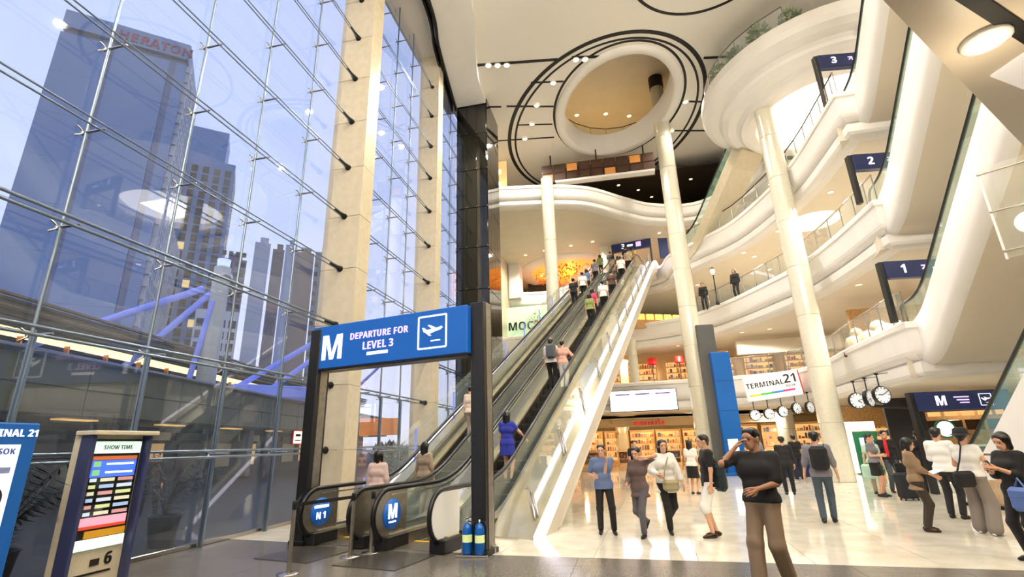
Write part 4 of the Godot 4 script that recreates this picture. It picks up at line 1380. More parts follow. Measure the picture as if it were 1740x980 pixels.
	s = st()
	lathe(s, [Vector2(0.05, 1.78), Vector2(0.13, 2.0), Vector2(0.11, 2.1), Vector2(0, 2.12)], 12)
	obj("lantern", s, M.lamp_warm, t)
	s = st()
	lathe(s, [Vector2(0.15, 2.1), Vector2(0.05, 2.22), Vector2(0, 2.27)], 12)
	obj("cap", s, M.black, t)

func palm(base: Vector3, hgt: float, seed_: int, label: String) -> void:
	var rng := RandomNumberGenerator.new()
	rng.seed = seed_
	var t := thing("potted_palm", label, "potted plant", base)
	var s := st()
	lathe(s, [Vector2(0, 0), Vector2(0.2, 0), Vector2(0.27, 0.55), Vector2(0.3, 0.58), Vector2(0.26, 0.58), Vector2(0.24, 0.52), Vector2(0, 0.52)], 24)
	obj("pot", s, M.black, t)
	for k in 22:
		var a := rng.randf() * TAU
		var l := hgt * rng.randf_range(0.45, 0.75)
		var lean := rng.randf_range(0.15, 0.7)
		var d := Vector3(cos(a), 0, sin(a))
		var pts := []
		for i in 7:
			var f := i / 6.0
			pts.append(Vector3(0, 0.5, 0) + d * lean * l * f * f + Vector3(0, l * (f - 0.25 * lean * f * f), 0) + d * 0.03)
		var fr := st()
		tube(fr, pts, [0.012, 0.011, 0.01, 0.008, 0.007, 0.005, 0.003], 4)
		for i in range(1, 7):
			for e in [-1.0, 1.0]:
				var side: Vector3 = d.cross(Vector3.UP) * e
				for j in 2:
					var p: Vector3 = pts[i].lerp(pts[i - 1], j * 0.5)
					var tip: Vector3 = p + (side * 0.8 + d * 0.5 + Vector3(0, 0.25 - 0.12 * i, 0)).normalized() * 0.26
					var mid := (p + tip) / 2
					tri(fr, p, mid + d * 0.018, tip)
					tri(fr, p, tip, mid - d * 0.018)
		obj("frond", fr, M.leaf, t)

# ---------- shops ----------
func cabinet(at: Vector3, turn: float, w: float, h: float, label: String, group: String, seed_: int, back: Material) -> void:
	var rng := RandomNumberGenerator.new()
	rng.seed = seed_
	var t := thing("display_cabinet", label, "cabinet", at, turn, group)
	obj("back_panel", bx(Vector3(0, h / 2, -0.2), Vector3(w, h, 0.04)), back, t)
	for e in [-1.0, 1.0]:
		obj("side", bx(Vector3(e * w / 2, h / 2, 0), Vector3(0.06, h, 0.42), 0.005), M.wood, t)
	obj("top", bx(Vector3(0, h, 0), Vector3(w + 0.06, 0.12, 0.46), 0.01), M.wood, t)
	obj("base", bx(Vector3(0, 0.2, 0.02), Vector3(w, 0.4, 0.44), 0.01), M.wood, t)
	var n := int(h / 0.42)
	for k in range(1, n):
		var y := 0.2 + k * (h - 0.2) / n
		var sh := obj("shelf", bx(Vector3(0, y, 0), Vector3(w - 0.06, 0.03, 0.38), 0.004), M.wood, t)
		var x := -w / 2 + 0.12
		while x < w / 2 - 0.1:
			var pw := rng.randf_range(0.08, 0.2)
			var ph := rng.randf_range(0.12, 0.3)
			if rng.randf() < 0.85:
				put("product", bmesh(Vector3(snappedf(pw, 0.04) - 0.01, snappedf(ph, 0.05), 0.12), 0.01), M["good%d" % rng.randi_range(0, 6)], sh, Vector3(x + pw / 2, y + 0.015 + snappedf(ph, 0.05) / 2, 0.05))
			x += pw + 0.03

func shops() -> void:
	# ground floor: lit shop at the back
	struct("ceiling", bx(Vector3(1.5, 3.02, -38.4), Vector3(18, 0.08, 9.0)), M.soffit)
	for k in 5:
		struct("trim_%d" % (10 + k), bx(Vector3(-4.0 + 3.0 * k, 2.86, -35.5), Vector3(0.16, 0.24, 3.0), 0.01), M.wood)
	struct("trim_9", bx(Vector3(2, 2.75, -34.2), Vector3(15, 0.45, 0.2), 0.02), M.shop_wall)
	var sg := thing("shop_sign", "row of small reddish raised letters on the wooden shop beam at the back", "sign", Vector3(1.4, 2.72, -34.07))
	for k in 9:
		obj("letter_block", bx(Vector3(-0.9 + 0.22 * k, 0, 0), Vector3(0.14, 0.2, 0.03), 0.01), M.red_glow, sg)
	for k in 6:
		cabinet(Vector3(-4.3 + 1.75 * k, 0, -37.0), 0, 1.6, 2.3, "warmly lit wooden display cabinet along the back shop wall, %s from the left" % NTH[k], "display cabinets of the back shop", 40 + k, M.shop_warm)
	for k in 5:
		cabinet(Vector3(7.2 + 1.75 * k, 0, -35.0 + 0.5 * k), -0.25, 1.6, 2.4, "warmly lit cabinet behind the information counter, %s from the left" % NTH[k], "cabinets behind the counter", 50 + k, M.shop_warm)
	for k in 3:
		cabinet(Vector3(-2.2 + 2.2 * k, 0, -31.5), 0, 1.3, 1.1, "low wooden display stand of goods before the back shop, %s from the left" % NTH[k], "low display stands", 30 + k, M.wood)
	for k in 3:
		var l := OmniLight3D.new()
		l.name = "shop_light"
		l.light_energy = 5.0
		l.light_color = Color(1, 0.84, 0.6)
		l.light_size = 0.1
		l.omni_range = 60
		l.omni_attenuation = 2.0
		l.shadow_enabled = true
		var at := Vector3(-3.0 + 4.5 * k, 2.8, -35.0)
		var t := lamp_disc(at + Vector3(0, 0.17, 0), 0.1, 0.0, Color.WHITE, "warm round downlight in the low ceiling of the back shop, %s from the left" % NTH[k], "downlights of the back shop", M.lamp_warm)
		t.add_child(l)
		l.position = Vector3(0, -0.5, 0)
	# information counter
	var t := thing("information_counter", "dark blue information counter with a small white notice behind the near man", "counter", Vector3(6.6, 0, -24.6), 0.1)
	obj("front_panel", bx(Vector3(0, 0.52, 0), Vector3(2.6, 1.04, 0.5), 0.02), M.blue_dark, t)
	obj("worktop", bx(Vector3(0, 1.07, 0), Vector3(2.8, 0.06, 0.66), 0.01), M.paper, t)
	obj("notice", bx(Vector3(-0.15, 0.85, 0.265), Vector3(0.34, 0.5, 0.02), 0.004), M.shop_white, t)
	# green booth
	t = thing("bank_booth", "small green booth with a glowing white header beside the thick column", "booth", Vector3(9.95, 0, -25.6), -0.2)
	obj("header", bx(Vector3(0, 1.98, 0.05), Vector3(1.25, 0.4, 0.5), 0.02), M.shop_white, t)
	obj("green_frame", bx(Vector3(0.15, 0.88, 0), Vector3(0.95, 1.76, 0.5), 0.02), M.green, t)
	obj("glowing_panel", bx(Vector3(-0.45, 0.9, 0.02), Vector3(0.36, 1.7, 0.5), 0.01), M.shop_white, t)
	obj("screen", bx(Vector3(0.2, 1.25, 0.26), Vector3(0.5, 0.5, 0.03), 0.005), M.cell0, t)
	# cafe behind the sign
	t = thing("cafe_front", "dark cafe front with a counter and lit warm signs behind the crowd", "shop front", Vector3(12.3, 0, -23.0), -0.15)
	obj("dark_panel", bx(Vector3(-1.5, 1.5, 0), Vector3(1.3, 3.0, 0.2), 0.02), M.black, t)
	obj("header", bx(Vector3(0.9, 2.7, 0), Vector3(3.6, 0.6, 0.25), 0.02), M.dark_brown, t)
	obj("back_wall", bx(Vector3(1.0, 1.5, -1.8), Vector3(4.0, 3.0, 0.1)), M.wood, t)
	obj("counter", bx(Vector3(0.9, 0.55, 0), Vector3(3.2, 1.1, 0.5), 0.02), M.dark_brown, t)
	obj("counter_top", bx(Vector3(0.9, 1.12, 0), Vector3(3.3, 0.06, 0.6), 0.01), M.paper, t)
	for k in 5:
		obj("menu_light", bx(Vector3(-0.2 + 0.55 * k, 2.35, -1.0), Vector3(0.42, 0.2, 0.05), 0.01), M.shop_warm, t)
	for k in 4:
		obj("menu_board", bx(Vector3(-0.1 + 0.7 * k, 1.9, -1.7), Vector3(0.6, 0.4, 0.05), 0.01), M.bronze, t)
	t = thing("round_sign", "round glowing white and green sign on the dark cafe front", "sign", Vector3(11.35, 1.75, -21.8), -0.1)
	var s := st()
	lathe(s, [Vector2(0, 0.05), Vector2(0.26, 0.05), Vector2(0.28, 0.0), Vector2(0, 0)], 28, Transform3D(Basis(Vector3.RIGHT, PI / 2), Vector3.ZERO))
	obj("disc", s, M.screen_white, t)
	s = st()
	lathe(s, [Vector2(0.27, 0.04), Vector2(0.33, 0.04), Vector2(0.33, -0.03), Vector2(0.27, -0.03)], 28, Transform3D(Basis(Vector3.RIGHT, PI / 2), Vector3.ZERO))
	obj("green_rim", s, M.green, t)
	obj("arm", bx(Vector3(-0.1, 0, -0.7), Vector3(0.05, 0.05, 1.4), 0.005), M.black, t)
	obj("arm", bx(Vector3(-0.35, 0, -1.4), Vector3(0.6, 0.05, 0.05), 0.005), M.black, t)
	# wooden bulkhead beside the column, and the dark pergola slats next to the clocks
	struct("trim_20", bx(Vector3(10.8, 2.45, -27.2), Vector3(3.6, 1.0, 0.3), 0.02), M.wood)
	t = thing("pergola", "dark slatted canopy frame slanting behind the three hanging clocks", "canopy", Vector3(9.81, 2.55, -21.52), -0.5)
	for k in 5:
		obj("slat", bx(Vector3(0.3, 0, -0.2 * k), Vector3(2.2, 0.08, 0.05), 0.008, Basis(Vector3(0, 0, 1), -0.12)), M.dark_metal, t)
	# first level
	struct("wall_shop", bx(Vector3(4.0, 5.9, -36.0), Vector3(24, 3.2, 0.2)), M.shop_wall)
	for k in 7:
		cabinet(Vector3(-3.6 + 2.5 * k, 4.6, -35.5), 0, 1.9, 2.2, "bright display cabinet in the first level shops, %s from the left" % NTH[k], "first level display cabinets", 70 + k, M.shop_warm)
	struct("trim_21", bx(Vector3(9.6, 6.75, -31.5), Vector3(5.6, 0.8, 0.3), 0.02), M.soffit)
	for q in [Vector3(2.03, 4.55, -34.39), Vector3(3.77, 4.55, -34.29)]:
		t = thing("floor_lamp", "tall lamp with red drum shade in the first level shop, %s one of two" % ("left" if q.x < 3.0 else "right"), "lamp", q, 0.0, "red shaded lamps")
		s = st()
		lathe(s, [Vector2(0, 0.03), Vector2(0.18, 0.03), Vector2(0.03, 0.06), Vector2(0.025, 2.0)], 12)
		obj("pole", s, M.bronze, t)
		s = st()
		lathe(s, [Vector2(0.3, 1.95), Vector2(0.3, 2.35), Vector2(0, 2.36)], 20)
		obj("shade", s, M.red_glow, t)
	# pale sculptural display on the first level
	t = thing("sculpted_display", "pale sculpted lumpy display on the lowest balcony under the sign numbered 1", "display", Vector3(9.71, 4.57, -21.94), -0.5)
	s = st()
	for q in [[0.0, 0.55, 0.0, 0.5], [0.6, 0.7, -0.1, 0.55], [-0.5, 0.5, 0.1, 0.4], [1.1, 0.5, 0.0, 0.4], [0.35, 1.1, -0.1, 0.3], [-0.4, 0.95, 0.0, 0.25], [0.95, 1.05, -0.1, 0.24]]:
		lathe(s, [Vector2(0, -q[3]), Vector2(q[3] * 0.7, -q[3] * 0.7), Vector2(q[3], 0), Vector2(q[3] * 0.7, q[3] * 0.7), Vector2(0, q[3])], 12, Transform3D(Basis(), Vector3(q[0], q[1], q[2])))
	obj("body", s, M.cream, t)
	obj("plinth", bx(Vector3(0.3, 0.1, 0), Vector3(2.4, 0.2, 1.2), 0.02), M.wood_dark, t)
	struct("trim_22", bx(Vector3(12.1, 5.95, -24.8), Vector3(3.6, 2.3, 0.2), 0.02), M.wood)
	# second level: shop wall with its letters, on the left
	struct("wall_shop", bx(Vector3(-6.3, 10.2, -35.4), Vector3(3.7, 2.7, 0.2)), M.shop_green)
	t = thing("shop_letters", "dark raised letters MOC on the pale green shop wall at the left", "sign", Vector3(-7.05, 10.05, -35.275))
	words("MOC", 0.62, M.black, t, Vector3(0, 0, 0), Basis(), "lettering", 0.06)
	t = thing("flower_display", "colourful flower display beside the dark raised shop letters", "display", Vector3(-5.45, 9.25, -34.6))
	s = st()
	var rng := RandomNumberGenerator.new()
	rng.seed = 3
	for k in 120:
		var p := Vector3(rng.randfn() * 0.45, 0.8 + rng.randfn() * 0.35, rng.randfn() * 0.15)
		var d := Vector3(rng.randfn(), rng.randfn(), rng.randfn()).normalized() * 0.16
		var e := d.cross(Vector3.UP).normalized() * 0.07
		tri(s, p - e, p + d, p + e)
	var fo := obj("foliage", s, M.leaf_light, t)
	fo.set_meta("kind", "stuff")
	for k in 9:
		s = st()
		var p := Vector3(rng.randfn() * 0.4, 0.85 + rng.randfn() * 0.3, 0.15)
		lathe(s, [Vector2(0, -0.1), Vector2(0.1, 0), Vector2(0, 0.1)], 8, Transform3D(Basis(), p))
		obj("flower", s, M.orange if k % 2 else M.yellow, t)
	obj("planter", bx(Vector3(0, 0.2, 0), Vector3(1.4, 0.4, 0.4), 0.02), M.paper, t)
	# third level, behind: gold dish, white box, dark recess
	var dish := Vector3(-3.4, 15.28, -39.3)
	s = st()
	lathe(s, [Vector2(3.2, 0.0), Vector2(3.3, -0.12), Vector2(4.1, -0.14), Vector2(4.3, -0.05), Vector2(4.35, 0.03)], 64, Transform3D(Basis(), dish))
	t = thing("chandelier", "wide golden ceiling dish with glittering hanging drops above the upper level", "chandelier", Vector3.ZERO)
	obj("rim_ring", s, M.white, t)
	s = st()
	lathe(s, [Vector2(0, 0.02), Vector2(3.25, -0.03)], 48, Transform3D(Basis(), dish))
	obj("gold_dish_light", s, M.gold_glow, t)
	s = st()
	for k in 420:
		var r := 3.0 * sqrt(rng.randf())
		var a := rng.randf() * TAU
		var p := dish + Vector3(r * cos(a), -0.15 - rng.randf() * (1.3 - 0.3 * r), r * sin(a))
		var q := 0.07 + 0.05 * rng.randf()
		tri(s, p + Vector3(0, q, 0), p + Vector3(q, 0, 0), p + Vector3(0, -q, 0))
		tri(s, p + Vector3(0, q, 0), p + Vector3(0, -q, 0), p + Vector3(0, 0, q))
		tri(s, p + Vector3(0, q, 0), p + Vector3(0, 0, q), p + Vector3(q, 0, 0))
	var dr := obj("hanging_drops", s, M.gold, t)
	dr.set_meta("kind", "stuff")
	lamp_point(dish + Vector3(0, -0.7, 0), 4.0, Color(1, 0.75, 0.4), t)
	struct("wall_shop", bx(Vector3(4.0, 14.0, -43.0), Vector3(24, 3.0, 0.2)), M.shop_wall)
	struct("wall_shop", bx(Vector3(-7.6, 13.9, -36.6), Vector3(0.9, 2.8, 1.2)), M.white)
	struct("wall_shop", bx(Vector3(-6.2, 13.9, -41.5), Vector3(2.6, 2.9, 0.2)), M.dark_brown)
	for k in 5:
		cabinet(Vector3(1.2 + 1.9 * k, 12.9, -40.5), 0, 1.7, 2.3, "warmly lit shop cabinet at the back of the upper level, %s from the left" % NTH[k], "upper level shop cabinets", 90 + k, M.shop_warm)
	# fourth level: brown glass front and dark hall
	t = thing("glass_shop_front", "row of brown-framed lit glass panels hanging below the high ceiling", "shop front", Vector3(-0.35, 18.45, -28.6), 0.03)
	obj("backing", bx(Vector3(0, 0, -0.6), Vector3(7.2, 1.3, 0.1)), M.wood_dark, t)
	for k in 9:
		for r in 2:
			var pf := obj("frame", bx(Vector3(-3.2 + 0.8 * k, 0.33 - 0.66 * r, 0), Vector3(0.78, 0.64, 0.06), 0.01), M.wood_dark, t)
			obj("pane", bx(Vector3(-3.2 + 0.8 * k, 0.33 - 0.66 * r, 0.03), Vector3(0.66, 0.52, 0.03), 0.01), M.brown_glow if (k * 3 + r) % 5 != 1 else M.amber, pf)
	for k in 3:
		obj("hanger", bx(Vector3(-3.0 + 3.0 * k, 1.1, -0.3), Vector3(0.08, 0.95, 0.08)), M.dark_metal, t)
	obj("white_ledge", bx(Vector3(0.4, -0.78, 0.1), Vector3(6.2, 0.16, 0.5), 0.02), M.white, t)
	struct("wall_shop", bx(Vector3(2, 18.2, -38.0), Vector3(20, 3.4, 0.2)), M.dark_brown)
	struct("ceiling", bx(Vector3(3.0, 19.2, -34.5), Vector3(16, 0.1, 6.5)), M.dark_brown)
	var tn := -1
	for q in [Vector3(1.0, 19.15, -32.5), Vector3(2.4, 19.15, -33.6), Vector3(3.4, 19.15, -35.0), Vector3(4.3, 19.15, -32.6), Vector3(6.0, 19.15, -33.0)]:
		tn += 1
		lamp_disc(q, 0.1, 2.5, Color(1, 0.8, 0.5), "tiny warm downlight in the dark hall of the top gallery, %s from the left" % NTH[tn], "downlights of the dark top gallery", M.lamp_warm)
	# warm lit strip of the lift lobby, beside the black shaft
	t = thing("lit_wall_strip", "tall warm lit wall strip with small lamps beside the black glass shaft", "lit panel", Vector3(-7.0, 16.5, -28.5))
	obj("panel", bx(Vector3(0, 1.7, 0), Vector3(1.4, 3.4, 0.15), 0.02), M.shop_warm2, t)
	for k in 3:
		obj("lamp", bx(Vector3(0.25, 0.8 + 0.9 * k, 0.1), Vector3(0.14, 0.3, 0.08), 0.02), M.lamp_warm, t)

func lamp_point(at: Vector3, e: float, c: Color, parent: Node) -> void:
	var l := OmniLight3D.new()
	l.name = "light"
	l.light_energy = e
	l.light_color = c
	l.light_size = 0.3
	l.omni_range = 80
	l.omni_attenuation = 2.0
	l.shadow_enabled = true
	parent.add_child(l)
	l.position = at

func more_materials() -> void:
	M.grey = mat(Color(0.3, 0.3, 0.3), 0.4)
	M.blue_matt = mat(Color(0.01, 0.35, 0.67), 0.3)
	M.blue_dark = mat(Color(0.05, 0.12, 0.32), 0.4)
	M.blue_grey = mat(Color(0.2, 0.22, 0.36), 0.35)
	M.amber2 = glow(Color(1.0, 0.8, 0.4), 0.9)
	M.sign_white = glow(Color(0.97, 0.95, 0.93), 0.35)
	M.amber = glow(Color(0.75, 0.5, 0.25), 0.5)
	M.kiosk_white = glow(Color(0.85, 0.95, 0.9), 0.85)
	M.green = mat(Color(0.05, 0.38, 0.25), 0.4)
	M.orange = mat(Color(0.9, 0.45, 0.08), 0.5)
	M.red_glow = glow(Color(0.8, 0.12, 0.1), 0.45)
	M.brown_glow = glow(Color(0.26, 0.16, 0.1), 0.15)
	M.shop_warm2 = glow(Color(0.95, 0.8, 0.55), 0.5)
	M.shop_wall = mat(Color(0.85, 0.74, 0.56), 0.6)
	var cells := [Color(0.75, 0.82, 0.9), Color(0.8, 0.8, 0.7), Color(0.75, 0.55, 0.55), Color(0.75, 0.8, 0.55), Color(0.6, 0.7, 0.85)]
	for k in 5:
		M["cell%d" % k] = glow(cells[k], 0.6)
	var goods := [Color(0.85, 0.75, 0.55), Color(0.8, 0.3, 0.2), Color(0.9, 0.88, 0.8), Color(0.3, 0.35, 0.45), Color(0.85, 0.6, 0.2), Color(0.5, 0.3, 0.2), Color(0.75, 0.55, 0.6)]
	for k in 7:
		M["good%d" % k] = mat(goods[k], 0.5)

# ---------- the city outside ----------
func outside() -> void:
	struct("ground", bx(Vector3(-84, -0.27, -40), Vector3(151, 0.5, 220)), M.asphalt)
	struct("pavement", bx(Vector3(-11.2, -0.02, -12), Vector3(5.9, 0.06, 60), 0.02), M.asphalt)
	var tower_blue := mat(Color(0.42, 0.55, 0.74), 0.35)
	var tower_dark := mat(Color(0.36, 0.44, 0.6), 0.35)
	var grid_white := mat(Color(0.78, 0.8, 0.84), 0.6)
	var win_dark := mat(Color(0.1, 0.13, 0.2), 0.15)
	var win_lit := glow(Color(1.0, 0.85, 0.55), 0.7)
	# the hotel tower
	var h1 := deg_to_rad(49.0)
	var d1 := Vector3(sin(h1), 0, -cos(h1))
	var n1 := Vector3(cos(h1), 0, sin(h1))
	var b := Basis(d1, Vector3.UP, n1)
	var t := thing("hotel_tower", "tall slate-blue hotel tower with red raised letters SHERATON at its top", "building", Vector3(-73.5, 0, -60.2), 0)
	t.basis = b
	obj("core", bx(Vector3(-9.0, 36.5, -8.5), Vector3(17.4, 73.0, 16.6)), tower_dark, t)
	# smooth face: panels between narrow joints, storey by storey
	var edges := [-18.0, -11.6, -10.6, -2.6, -1.6, 0.0]
	for k in 5:
		for r in 9:
			var w: float = edges[k + 1] - edges[k]
			obj("facade_panel", bx(Vector3((edges[k] + edges[k + 1]) / 2, 3.95 + 7.8 * r, 0.0 if k % 2 == 0 else -0.25), Vector3(w - 0.03, 7.77, 0.5)), tower_blue if k % 2 == 0 else tower_dark, t)
	obj("crown", bx(Vector3(-9.0, 73.0, -8.5), Vector3(18.2, 3.6, 17.6), 0.1), tower_dark, t)
	obj("crown_face", bx(Vector3(-9.0, 73.0, 0.42), Vector3(18.0, 3.4, 0.2), 0.05), tower_blue, t)
	words("SHERATON", 1.75, glow(Color(0.5, 0.2, 0.32), 0.15), t, Vector3(-5.6, 72.7, 0.56), Basis(), "lettering", 0.25)
	# lattice face
	var lat := st()
	for k in 8:
		box(lat, Vector3(0.25, 35.5, -1.2 - 2.0 * k), Vector3(0.7, 71.0, 0.5))
	obj("lattice_upright", lat, grid_white, t)
	for r in 32:
		obj("lattice_band", bx(Vector3(0.2, 1.5 + 2.2 * r, -8.4), Vector3(0.6, 0.62, 15.6)), grid_white, t)
		for k in 7:
			put("window", bmesh(Vector3(0.1, 1.55, 1.45)), win_lit if (r * 7 + k * 5) % 37 == 0 else win_dark, t, Vector3(-0.02, 2.6 + 2.2 * r, -2.2 - 2.0 * k))
	obj("lower_wing", bx(Vector3(-4.0, 22.0, -23.0), Vector3(7.6, 44.0, 12.0)), tower_dark, t)
	lat = st()
	for k in 7:
		box(lat, Vector3(0.25, 22.0, -17.2 - 2.0 * k), Vector3(0.7, 44.0, 0.5))
	obj("lattice_upright", lat, grid_white, t)
	for r in 20:
		obj("lattice_band", bx(Vector3(0.2, 1.5 + 2.2 * r, -23.0), Vector3(0.6, 0.62, 12.4)), grid_white, t)
		if r > 6:
			for k in 6:
				put("window", bmesh(Vector3(0.1, 1.55, 1.45)), win_dark, t, Vector3(-0.12, 2.6 + 2.2 * r, -18.2 - 2.0 * k))
	# second tower behind it
	t = thing("office_tower", "stepped blue-grey tower with a pale window grid behind the hotel tower", "building", Vector3(-88.0, 0, -89.5), 0)
	t.basis = b
	obj("core", bx(Vector3(-6.0, 34.5, -6.0), Vector3(12, 69, 12)), tower_blue, t)
	obj("upper_block", bx(Vector3(-7.0, 73.5, -6.0), Vector3(9, 9.6, 9)), tower_blue, t)
	for r in 22:
		for k in 5:
			put("window", bmesh(Vector3(1.3, 1.7, 0.16)), win_lit if (r * 5 + k * 3) % 23 == 0 else win_dark, t, Vector3(-1.3 - 2.3 * k, 20.0 + 2.2 * r, 0.03))
			put("window", bmesh(Vector3(0.16, 1.7, 1.3)), win_dark, t, Vector3(0.03, 20.0 + 2.2 * r, -1.3 - 2.3 * k))
	# pale grid block low in front
	t = thing("grid_block", "pale apartment block with a regular grid of dark square windows beside the pylon", "building", Vector3(-58.0, 0, -60.0), 0)
	var f := (Vector3(0, 0, 0) - Vector3(-58, 0, -60)).normalized()
	t.basis = Basis(Vector3.UP.cross(f), Vector3.UP, f)
	obj("wall", bx(Vector3(0, 11.0, -3.0), Vector3(5.6, 22.0, 6.0)), grid_white, t)
	for r in 9:
		for k in 4:
			put("window", bmesh(Vector3(0.95, 1.15, 0.12)), win_dark, t, Vector3(-2.05 + 1.37 * k, 6.0 + 1.75 * r, 0.02))
	# the cluster of towers to the right
	var blocks := [[-75.4, -80.0, 5.0, 39.5, Color(0.4, 0.37, 0.48), "dark plum tower block, leftmost of the cluster before the first clad column"], [-71.8, -83.3, 3.2, 44.0, Color(0.66, 0.71, 0.8), "pale narrow slab tower, tallest of the cluster before the first clad column"], [-69.4, -85.3, 2.4, 43.0, Color(0.42, 0.39, 0.45), "dark narrow tower between two pale slabs of the cluster"], [-67.6, -86.9, 2.4, 44.4, Color(0.66, 0.71, 0.8), "pale narrow slab tower right of the dark one in the cluster"], [-65.3, -88.6, 4.0, 43.0, Color(0.45, 0.41, 0.44), "brown-grey tower block with a plain front in the cluster"], [-61.8, -91.3, 5.0, 43.6, Color(0.34, 0.45, 0.55), "blue-green tower block with rows of windows against the clad column"]]
	for q in blocks:
		t = thing("tower_block", q[5], "building", Vector3(q[0], 0, q[1]), 0)
		var g := Vector3(-q[0], 0, -q[1]).normalized()
		t.basis = Basis(Vector3.UP.cross(g), Vector3.UP, g)
		obj("wall", bx(Vector3(0, q[3] / 2, -1.5), Vector3(q[2] * 0.93, q[3], 3.0)), mat(q[4], 0.4), t)
		obj("roof_box", bx(Vector3(0.2, q[3] + 0.6, -1.5), Vector3(q[2] * 0.5, 1.4, 2.4)), mat(q[4], 0.5), t)
		if q[3] != 43.6 and q[3] != 39.5:
			continue
		var cn := int(q[2] / 1.2)
		for r in 14:
			for k in cn:
				var lit := (r * 3 + k * 7 + int(q[3] * 10)) % 29 == 0
				put("window", bmesh(Vector3(0.75, 1.0, 0.1)), win_lit if lit else win_dark, t, Vector3(-q[2] / 2 + 0.6 + 1.2 * k, 12.0 + 2.2 * r, 0.02))
	# elevated railway
	var hd := deg_to_rad(-12.5)
	var dir := Vector3(sin(hd), 0, -cos(hd))
	var right := Vector3(cos(hd), 0, sin(hd))
	b = Basis(right, Vector3.UP, -dir)
	t = thing("elevated_station", "long dark elevated railway station with a brightly lit strip beneath its ribbed roof", "station", Vector3(-30, 0, -17.0))
	t.basis = b
	for k in 5:
		obj("roof_rib", bx(Vector3(-0.12 * k, 9.75 - 0.27 * k, -20), Vector3(0.3, 0.15, 90), 0.02), M.dark_brown if k % 2 else M.rib, t)
	obj("roof", bx(Vector3(-4.5, 9.6, -20), Vector3(8, 0.3, 90)), M.dark_brown, t)
	obj("back_wall", bx(Vector3(-6.5, 8.0, -20), Vector3(0.3, 3.4, 90)), M.bronze, t)
	for k in 30:
		obj("lit_panel", bx(Vector3(-1.9, 8.35, 22.0 - 3.0 * k), Vector3(0.12, 0.5, 2.9), 0.01), M.station_light, t)
		obj("bay_frame", bx(Vector3(-1.4, 7.5, 23.5 - 3.0 * k), Vector3(0.3, 1.2, 0.1), 0.01), M.gold, t)
	obj("platform", bx(Vector3(-3.5, 7.15, -20), Vector3(5.5, 0.5, 90), 0.05), M.cream, t)
	obj("girder", bx(Vector3(-3.5, 6.6, -20), Vector3(3.0, 0.7, 90), 0.05), M.concrete, t)
	for k in 6:
		obj("pier", bx(Vector3(-3.5, 3.2, 16.0 - 14.0 * k), Vector3(1.5, 6.4, 1.5), 0.1), M.concrete, t)
	# panelled skywalk in front of it
	t = thing("skywalk", "olive grey panelled skywalk outside the glass below the railway", "skywalk", Vector3(-22, 0, -17.0))
	t.basis = b
	obj("core", bx(Vector3(-1.6, 4.3, -16), Vector3(3.0, 2.2, 70)), M.dark_brown, t)
	for k in 22:
		for r in 2:
			obj("panel", bx(Vector3(0, 4.85 - 1.06 * r, 17.0 - 3.0 * k), Vector3(0.1, 1.02, 2.95), 0.01), M.olive, t)
	obj("roof_edge", bx(Vector3(-0.8, 5.5, -16), Vector3(2.4, 0.12, 70), 0.02), M.steel_blue, t)
	for k in 5:
		obj("pier", bx(Vector3(-1.6, 1.6, 10.0 - 13.0 * k), Vector3(0.7, 3.2, 0.7), 0.05), M.concrete, t)
	for k in 10:
		obj("strip_lamp", bx(Vector3(-0.6, 3.15, 12.0 - 6.0 * k), Vector3(0.5, 0.05, 1.8)), M.shop_warm, t)
	# dim street front under the skywalk
	t = thing("street_front", "dim shop fronts across the street below the skywalk", "building", Vector3(-27.5, 0, -17.0))
	t.basis = b
	obj("wall", bx(Vector3(0, 1.9, -16), Vector3(0.4, 3.8, 80)), M.dark_brown, t)
	for k in 18:
		obj("shop_window", bx(Vector3(0.22, 1.5, 18.0 - 4.0 * k), Vector3(0.08, 1.7, 2.6), 0.01), [M.street_dim, M.street_warm, M.bronze][k % 3], t)
		obj("fascia", bx(Vector3(0.26, 2.8, 18.0 - 4.0 * k), Vector3(0.1, 0.5, 3.4), 0.01), [M.bronze, M.olive, M.street_dim][(k * 2) % 3], t)
	tag(obj("green_sign", bx(Vector3(-29.0, 7.35, -16.2), Vector3(0.15, 0.32, 2.2), 0.02, b), glow(Color(0.5, 0.95, 0.5), 0.8)), "small green lit sign below the railway at the left edge", "sign")
	tag(obj("orange_panel", bx(Vector3(-21.6, 4.55, -12.2), Vector3(0.12, 0.7, 1.6), 0.02, b), mat(Color(0.7, 0.35, 0.2))), "orange-brown panel on the skywalk at the left edge", "panel")
	# pylon with its stays
	t = thing("pylon", "pale pylon with a glowing blue-violet lamp on top outside the glass", "pylon", Vector3(-31.3, 0, -32.2))
	var s := st()
	lathe(s, [Vector2(0, 0), Vector2(0.75, 0), Vector2(0.62, 16.2), Vector2(0, 16.2)], 20)
	obj("shaft", s, M.pylon, t)
	s = st()
	lathe(s, [Vector2(0.45, 16.2), Vector2(0.5, 16.9), Vector2(0, 17.0)], 16)
	obj("lamp_head", s, glow(Color(0.55, 0.6, 1.0), 2.2), t)
	s = st()
	lathe(s, [Vector2(0.72, 15.2), Vector2(0.8, 15.3), Vector2(0.8, 15.6), Vector2(0.7, 15.7)], 16)
	obj("collar", s, M.steel, t)
